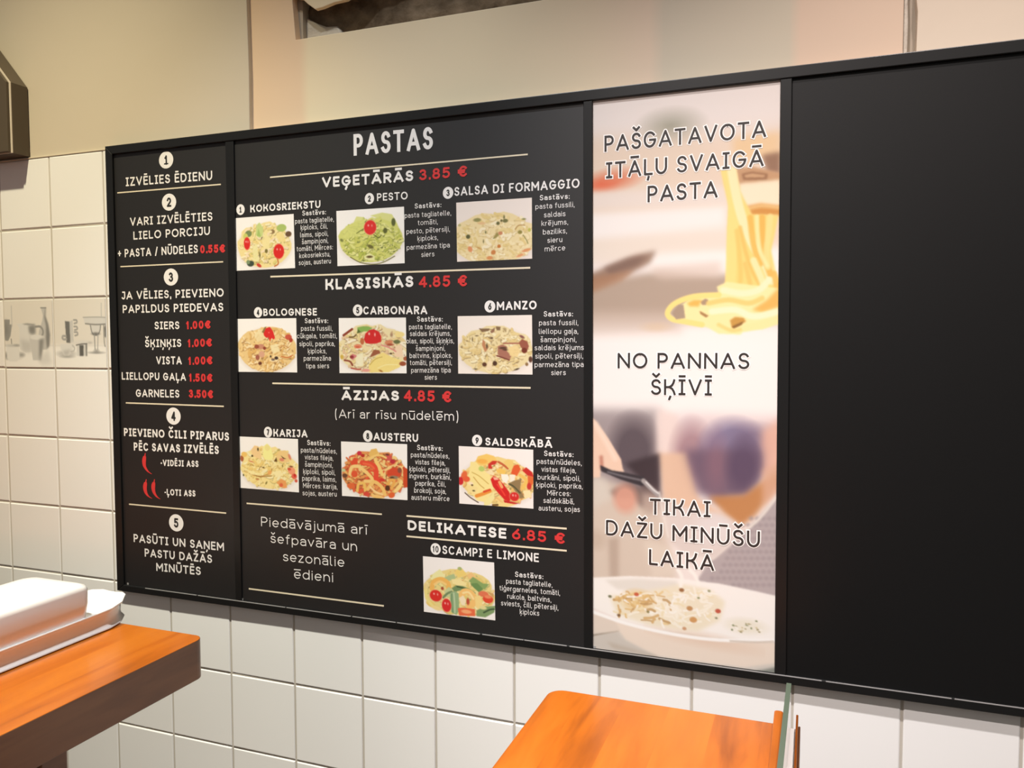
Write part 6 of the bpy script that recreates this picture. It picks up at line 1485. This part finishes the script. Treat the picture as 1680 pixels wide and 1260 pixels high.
for k, pts in enumerate(CHILI):
    P = smooth_path(pts, 4)
    V, F = [], []
    n_ = len(P)
    for i, (x, z) in enumerate(P):
        t = i / (n_ - 1)
        w = .0052 * (math.sin(min(1, t * 3 + .35) * 1.571)) * (1 - t) ** .55 + .0004
        V += [(x - w, YT, z), (x + w, YT, z)]
    for i in range(n_ - 1):
        F.append((2 * i, 2 * i + 1, 2 * i + 3, 2 * i + 2))
    x, z = P[0]
    b0 = len(V)
    V += [(x - .001, YT, z), (x + .0022, YT, z), (x + .0032, YT, z + .006), (x + .0012, YT, z + .006)]
    F.append((b0, b0 + 1, b0 + 2, b0 + 3))
    tag(poly_mesh('chili_icon', V, F, M_red, panels[0]), 'small red chili pepper icon')

# ------------------------------------------------------------------ dark wall box at the left
M_box = mat('brown_grey_metal', (.085, .064, .042), .5, .3)
M_seam = mat('pale_edge_strip', (.60, .52, .42), .5)
wb = empty('wall_box', (-.1, 0, 1.951))
tag(wb, 'dark brown box with a chamfered corner on the wall above the printed tiles', 'wall box')
prof = [(-.46, 1.9525), (.0935, 1.9525), (.0935, 2.0985), (-.021, 2.2285), (-.345, 2.2285), (-.46, 2.0985)]
bm = bmesh.new()
prism(bm, prof, -.036, .002, bevel=.0015)
o = from_bm('body', bm, M_box)
o.parent = wb
o.matrix_parent_inverse = Matrix.Translation((.1, 0, -1.951))
bm = bmesh.new()
prism(bm, [(x + (.0 if x < -.2 else -.0005), z) for x, z in prof], -.0374, -.036, bevel=.0003)
o = from_bm('edge_strip', bm, M_seam)
o.parent = wb
o.matrix_parent_inverse = Matrix.Translation((.1, 0, -1.951))
bm = bmesh.new()
prism(bm, [(x * .985 - .0035, (z - 2.09) * .985 + 2.09) for x, z in prof], -.0440, -.0374, bevel=.001)
o = from_bm('front_panel', bm, M_box)
o.parent = wb
o.matrix_parent_inverse = Matrix.Translation((.1, 0, -1.951))

# ------------------------------------------------------------------ wooden counters


def wood(name, c0, c1, c2, plank=.06, seed=0.0):
    m = mat(name, c1, .32, .35, .22, .16)
    n, l, b = nodes(m)
    tc = n.new('ShaderNodeTexCoord')
    sep = n.new('ShaderNodeSeparateXYZ')
    l.new(tc.outputs['Object'], sep.inputs[0])
    # planks run away from the wall: a random tone for each strip across x
    q = n.new('ShaderNodeMath')
    q.operation = 'MULTIPLY_ADD'
    q.inputs[1].default_value = 1 / plank
    q.inputs[2].default_value = seed
    fl = n.new('ShaderNodeMath')
    fl.operation = 'FLOOR'
    wn = n.new('ShaderNodeTexWhiteNoise')
    wn.noise_dimensions = '1D'
    l.new(sep.outputs['X'], q.inputs[0])
    l.new(q.outputs[0], fl.inputs[0])
    l.new(fl.outputs[0], wn.inputs['W'])
    mp = n.new('ShaderNodeMapping')
    mp.inputs['Scale'].default_value = (16, 2.2, 16)
    l.new(tc.outputs['Object'], mp.inputs[0])
    ad = n.new('ShaderNodeVectorMath')
    ad.operation = 'ADD'
    l.new(mp.outputs[0], ad.inputs[0])
    l.new(wn.outputs['Color'], ad.inputs[1])
    ns = n.new('ShaderNodeTexNoise')
    ns.inputs['Scale'].default_value = 1.6
    ns.inputs['Detail'].default_value = 5
    ns.inputs['Distortion'].default_value = .8
    l.new(ad.outputs[0], ns.inputs['Vector'])
    wv = n.new('ShaderNodeTexNoise')
    wv.inputs['Scale'].default_value = 9
    wv.inputs['Detail'].default_value = 3
    l.new(ad.outputs[0], wv.inputs['Vector'])
    s1 = n.new('ShaderNodeMath')
    s1.operation = 'MULTIPLY_ADD'
    s1.inputs[1].default_value = .45
    l.new(wn.outputs['Value'], s1.inputs[0])
    l.new(ns.outputs['Fac'], s1.inputs[2])
    s2 = n.new('ShaderNodeMath')
    s2.operation = 'MULTIPLY_ADD'
    s2.inputs[1].default_value = .18
    l.new(wv.outputs['Fac'], s2.inputs[0])
    l.new(s1.outputs[0], s2.inputs[2])
    cr = n.new('ShaderNodeValToRGB')
    cr.color_ramp.elements[0].position = .42
    cr.color_ramp.elements[0].color = (*c0, 1)
    cr.color_ramp.elements[1].position = 1.08
    cr.color_ramp.elements[1].color = (*c2, 1)
    e = cr.color_ramp.elements.new(.72)
    e.color = (*c1, 1)
    l.new(s2.outputs[0], cr.inputs[0])
    l.new(cr.outputs[0], b.inputs['Base Color'])
    return m


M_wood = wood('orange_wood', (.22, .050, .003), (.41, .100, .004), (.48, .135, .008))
M_wood_dark = wood('dark_shaded_wood', (.10, .035, .014), (.17, .065, .026), (.22, .09, .036))

ZC = 1.056


def counter(name, x0, x1, y0, y1, th, corner, legs, label):
    root = empty(name, ((x0 + x1) / 2, (y0 + y1) / 2, 0))
    tag(root, label, 'counter', 'wooden counters by the tiled wall')
    inv = Matrix.Translation((-(x0 + x1) / 2, -(y0 + y1) / 2, 0))
    bm = bmesh.new()
    prism(bm, rounded(x0, x1, y0, y1, corner), ZC - th, ZC, axis='z', bevel=.0014)
    bm.faces.ensure_lookup_table()
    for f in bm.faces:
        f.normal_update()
        f.material_index = 0 if abs(f.normal.z) > .7 else 1  # side faces get the darker wood, their shade put into the colour
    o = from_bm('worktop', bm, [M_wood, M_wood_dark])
    o.parent = root
    o.matrix_parent_inverse = inv
    for lx, ly in legs:
        bm = bmesh.new()
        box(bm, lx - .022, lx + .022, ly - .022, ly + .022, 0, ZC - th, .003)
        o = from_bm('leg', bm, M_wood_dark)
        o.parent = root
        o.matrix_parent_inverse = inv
    return root


counter('wooden_counter', -.45, .7195, -.95, -.2, .067, (.02, 0, 0, .015), [(.66, -.46), (.62, -.88), (-.38, -.26), (-.38, -.88)],
        'thick orange wooden counter carrying the white butter dish')
c2 = counter('wooden_counter', 1.331, 1.648, -.62, -.19, .05, (.004, .022, .0, .0), [(1.37, -.24), (1.62, -.24), (1.37, -.57), (1.62, -.57)],
             'orange wooden counter end beside the glass pane below the menu board')
inv2 = c2.children[0].matrix_parent_inverse
for (ra, rb, rh, yf) in ((1.6345, 1.6455, .016, -.186), (1.6612, 1.6640, .015, -.188)):
    bm = bmesh.new()
    prism(bm, rounded(ra, rb, -.62, yf, ((rb - ra) * .4, (rb - ra) * .4, 0, 0), 3), ZC - .02, ZC + rh, axis='z', bevel=.0005)
    o = from_bm('rail', bm, M_wood)
    o.parent = c2
    o.matrix_parent_inverse = inv2
bm = bmesh.new()
box(bm, 1.6641, 1.6668, -.60, -.196, ZC - .035, ZC + .004, .001)
o = from_bm('side_strip', bm, M_wood_dark)
o.parent = c2
o.matrix_parent_inverse = inv2

bm = bmesh.new()
box(bm, 1.6484, 1.6611, -.615, -.192, ZC - .05, ZC - .002, .001)  # added white strip, stands in for the wall reflected in the glass
o = from_bm('reflection_strip', bm, M_halo)
o.parent = c2
o.matrix_parent_inverse = inv2
tag(o, 'white strip added under the glass for its bright reflection')

# glass pane clamped between the rails
M_glass = mat('clear_glass', (.93, .97, .95), .02, .5)
M_glass.node_tree.nodes['Principled BSDF'].inputs['Transmission Weight'].default_value = 1.0
M_glass.node_tree.nodes['Principled BSDF'].inputs['IOR'].default_value = 1.5
M_gedge = mat('green_glass_edge', (.085, .112, .078), .3, .4)
bm = bmesh.new()
pts = [(1.6490, -.193), (1.6550, -.193), (1.6492, -.60), (1.6432, -.60)]
A = [bm.verts.new((x, y, ZC + .0015)) for x, y in pts]
B = [bm.verts.new((x, y, ZC + .057)) for x, y in pts]
fs = [bm.faces.new(A), bm.faces.new(B)]
for i in range(4):
    fs.append(bm.faces.new((A[i], A[(i + 1) % 4], B[(i + 1) % 4], B[i])))
for i, f in enumerate(fs):
    f.material_index = 0 if i in (3, 5) else 1
o = from_bm('glass_pane', bm, [M_glass, M_gedge])
tag(o, 'low glass pane with a green edge standing between wooden rails on the right counter', 'glass pane')

# ------------------------------------------------------------------ butter dish
M_por = mat('white_porcelain', (.84, .82, .80), .25, .5, .3, .1)
bd = empty('butter_dish', (.475, -.42, ZC))
tag(bd, 'white lidded rectangular butter dish on the left wooden counter', 'butter dish')
binv = Matrix.Translation((-.475, .42, -ZC))


def loft(name, rings, m, parent, inv, cap=True, sub=0):
    bm = bmesh.new()
    R = [[bm.verts.new(p) for p in r] for r in rings]
    for a, b in zip(R[:-1], R[1:]):
        k = len(a)
        for i in range(k):
            bm.faces.new((a[i], a[(i + 1) % k], b[(i + 1) % k], b[i]))
    if cap:
        bm.faces.new(R[0])
        bm.faces.new(R[-1])
    o = from_bm(name, bm, m, None, True)
    o.parent = parent
    o.matrix_parent_inverse = inv
    return o


def tray_ring(grow, z, dz=0.0, s=1.0):
    """outline of the tray: straight sides, blunt cut corners that rise a little at the far end"""
    x0, x1, ya, yb = .412 - grow, .542 + grow, -.66 - grow, -.164 + grow
    c = .045
    P = [(x1, ya + c, 0), (x1, yb - c - .05, 0), (x1 + .001, yb - c - .022, .2), (x1 - .006, yb - c * .85, .6), (x1 - c * .6, yb - c * .25, 1), (x1 - c * .95, yb - .002, .9), (x1 - c * 1.3, yb, .5),
         (x0 + c * 1.3, yb, .5), (x0 + c * .95, yb - .002, .9), (x0 + c * .6, yb - c * .25, 1), (x0 + .006, yb - c * .85, .6), (x0 - .001, yb - c - .022, .2), (x0, yb - c - .05, 0), (x0, ya + c, 0), (x0 + c * .8, ya, 0), (x1 - c * .8, ya, 0)]
    cx, cy = (x0 + x1) / 2, (ya + yb) / 2
    return [(cx + (x - cx) * s, cy + (y - cy) * (1 - (1 - s) * .3), z + dz * t) for x, y, t in P]


loft('tray', [tray_ring(-.012, ZC + .0005), tray_ring(-.001, ZC + .0015, .001), tray_ring(.0, ZC + .003, .0015), tray_ring(-.003, ZC + .0045, .002), tray_ring(-.0045, ZC + .012, .003),
              tray_ring(-.004, ZC + .026, .005), tray_ring(-.001, ZC + .0325, .005), tray_ring(.0015, ZC + .034, .006), tray_ring(.0016, ZC + .0365, .006), tray_ring(.0016, ZC + .0372, .0055, .985), tray_ring(.0, ZC + .0345, .003, .93), tray_ring(.0, ZC + .0332, 0, .88)], M_por, bd, binv)


def lid_ring(g, z, gy=0.0, r=.016):
    return [(x, y, z) for x, y in rounded(.417 - g, .5405 + g, -.64 - g, -.271 + g - gy, (r, r, r, r), 5)]


loft('lid', [lid_ring(-.003, ZC + .0335), lid_ring(0, ZC + .0350), lid_ring(.0035, ZC + .06, .001), lid_ring(.0058, ZC + .084, .003, .02), lid_ring(.0050, ZC + .0905, .006, .02), lid_ring(.001, ZC + .0945, .011, .022), lid_ring(-.008, ZC + .0968, .02, .022), lid_ring(-.03, ZC + .0985, .04, .02), lid_ring(-.05, ZC + .0990, .06, .012)], M_por, bd, binv)
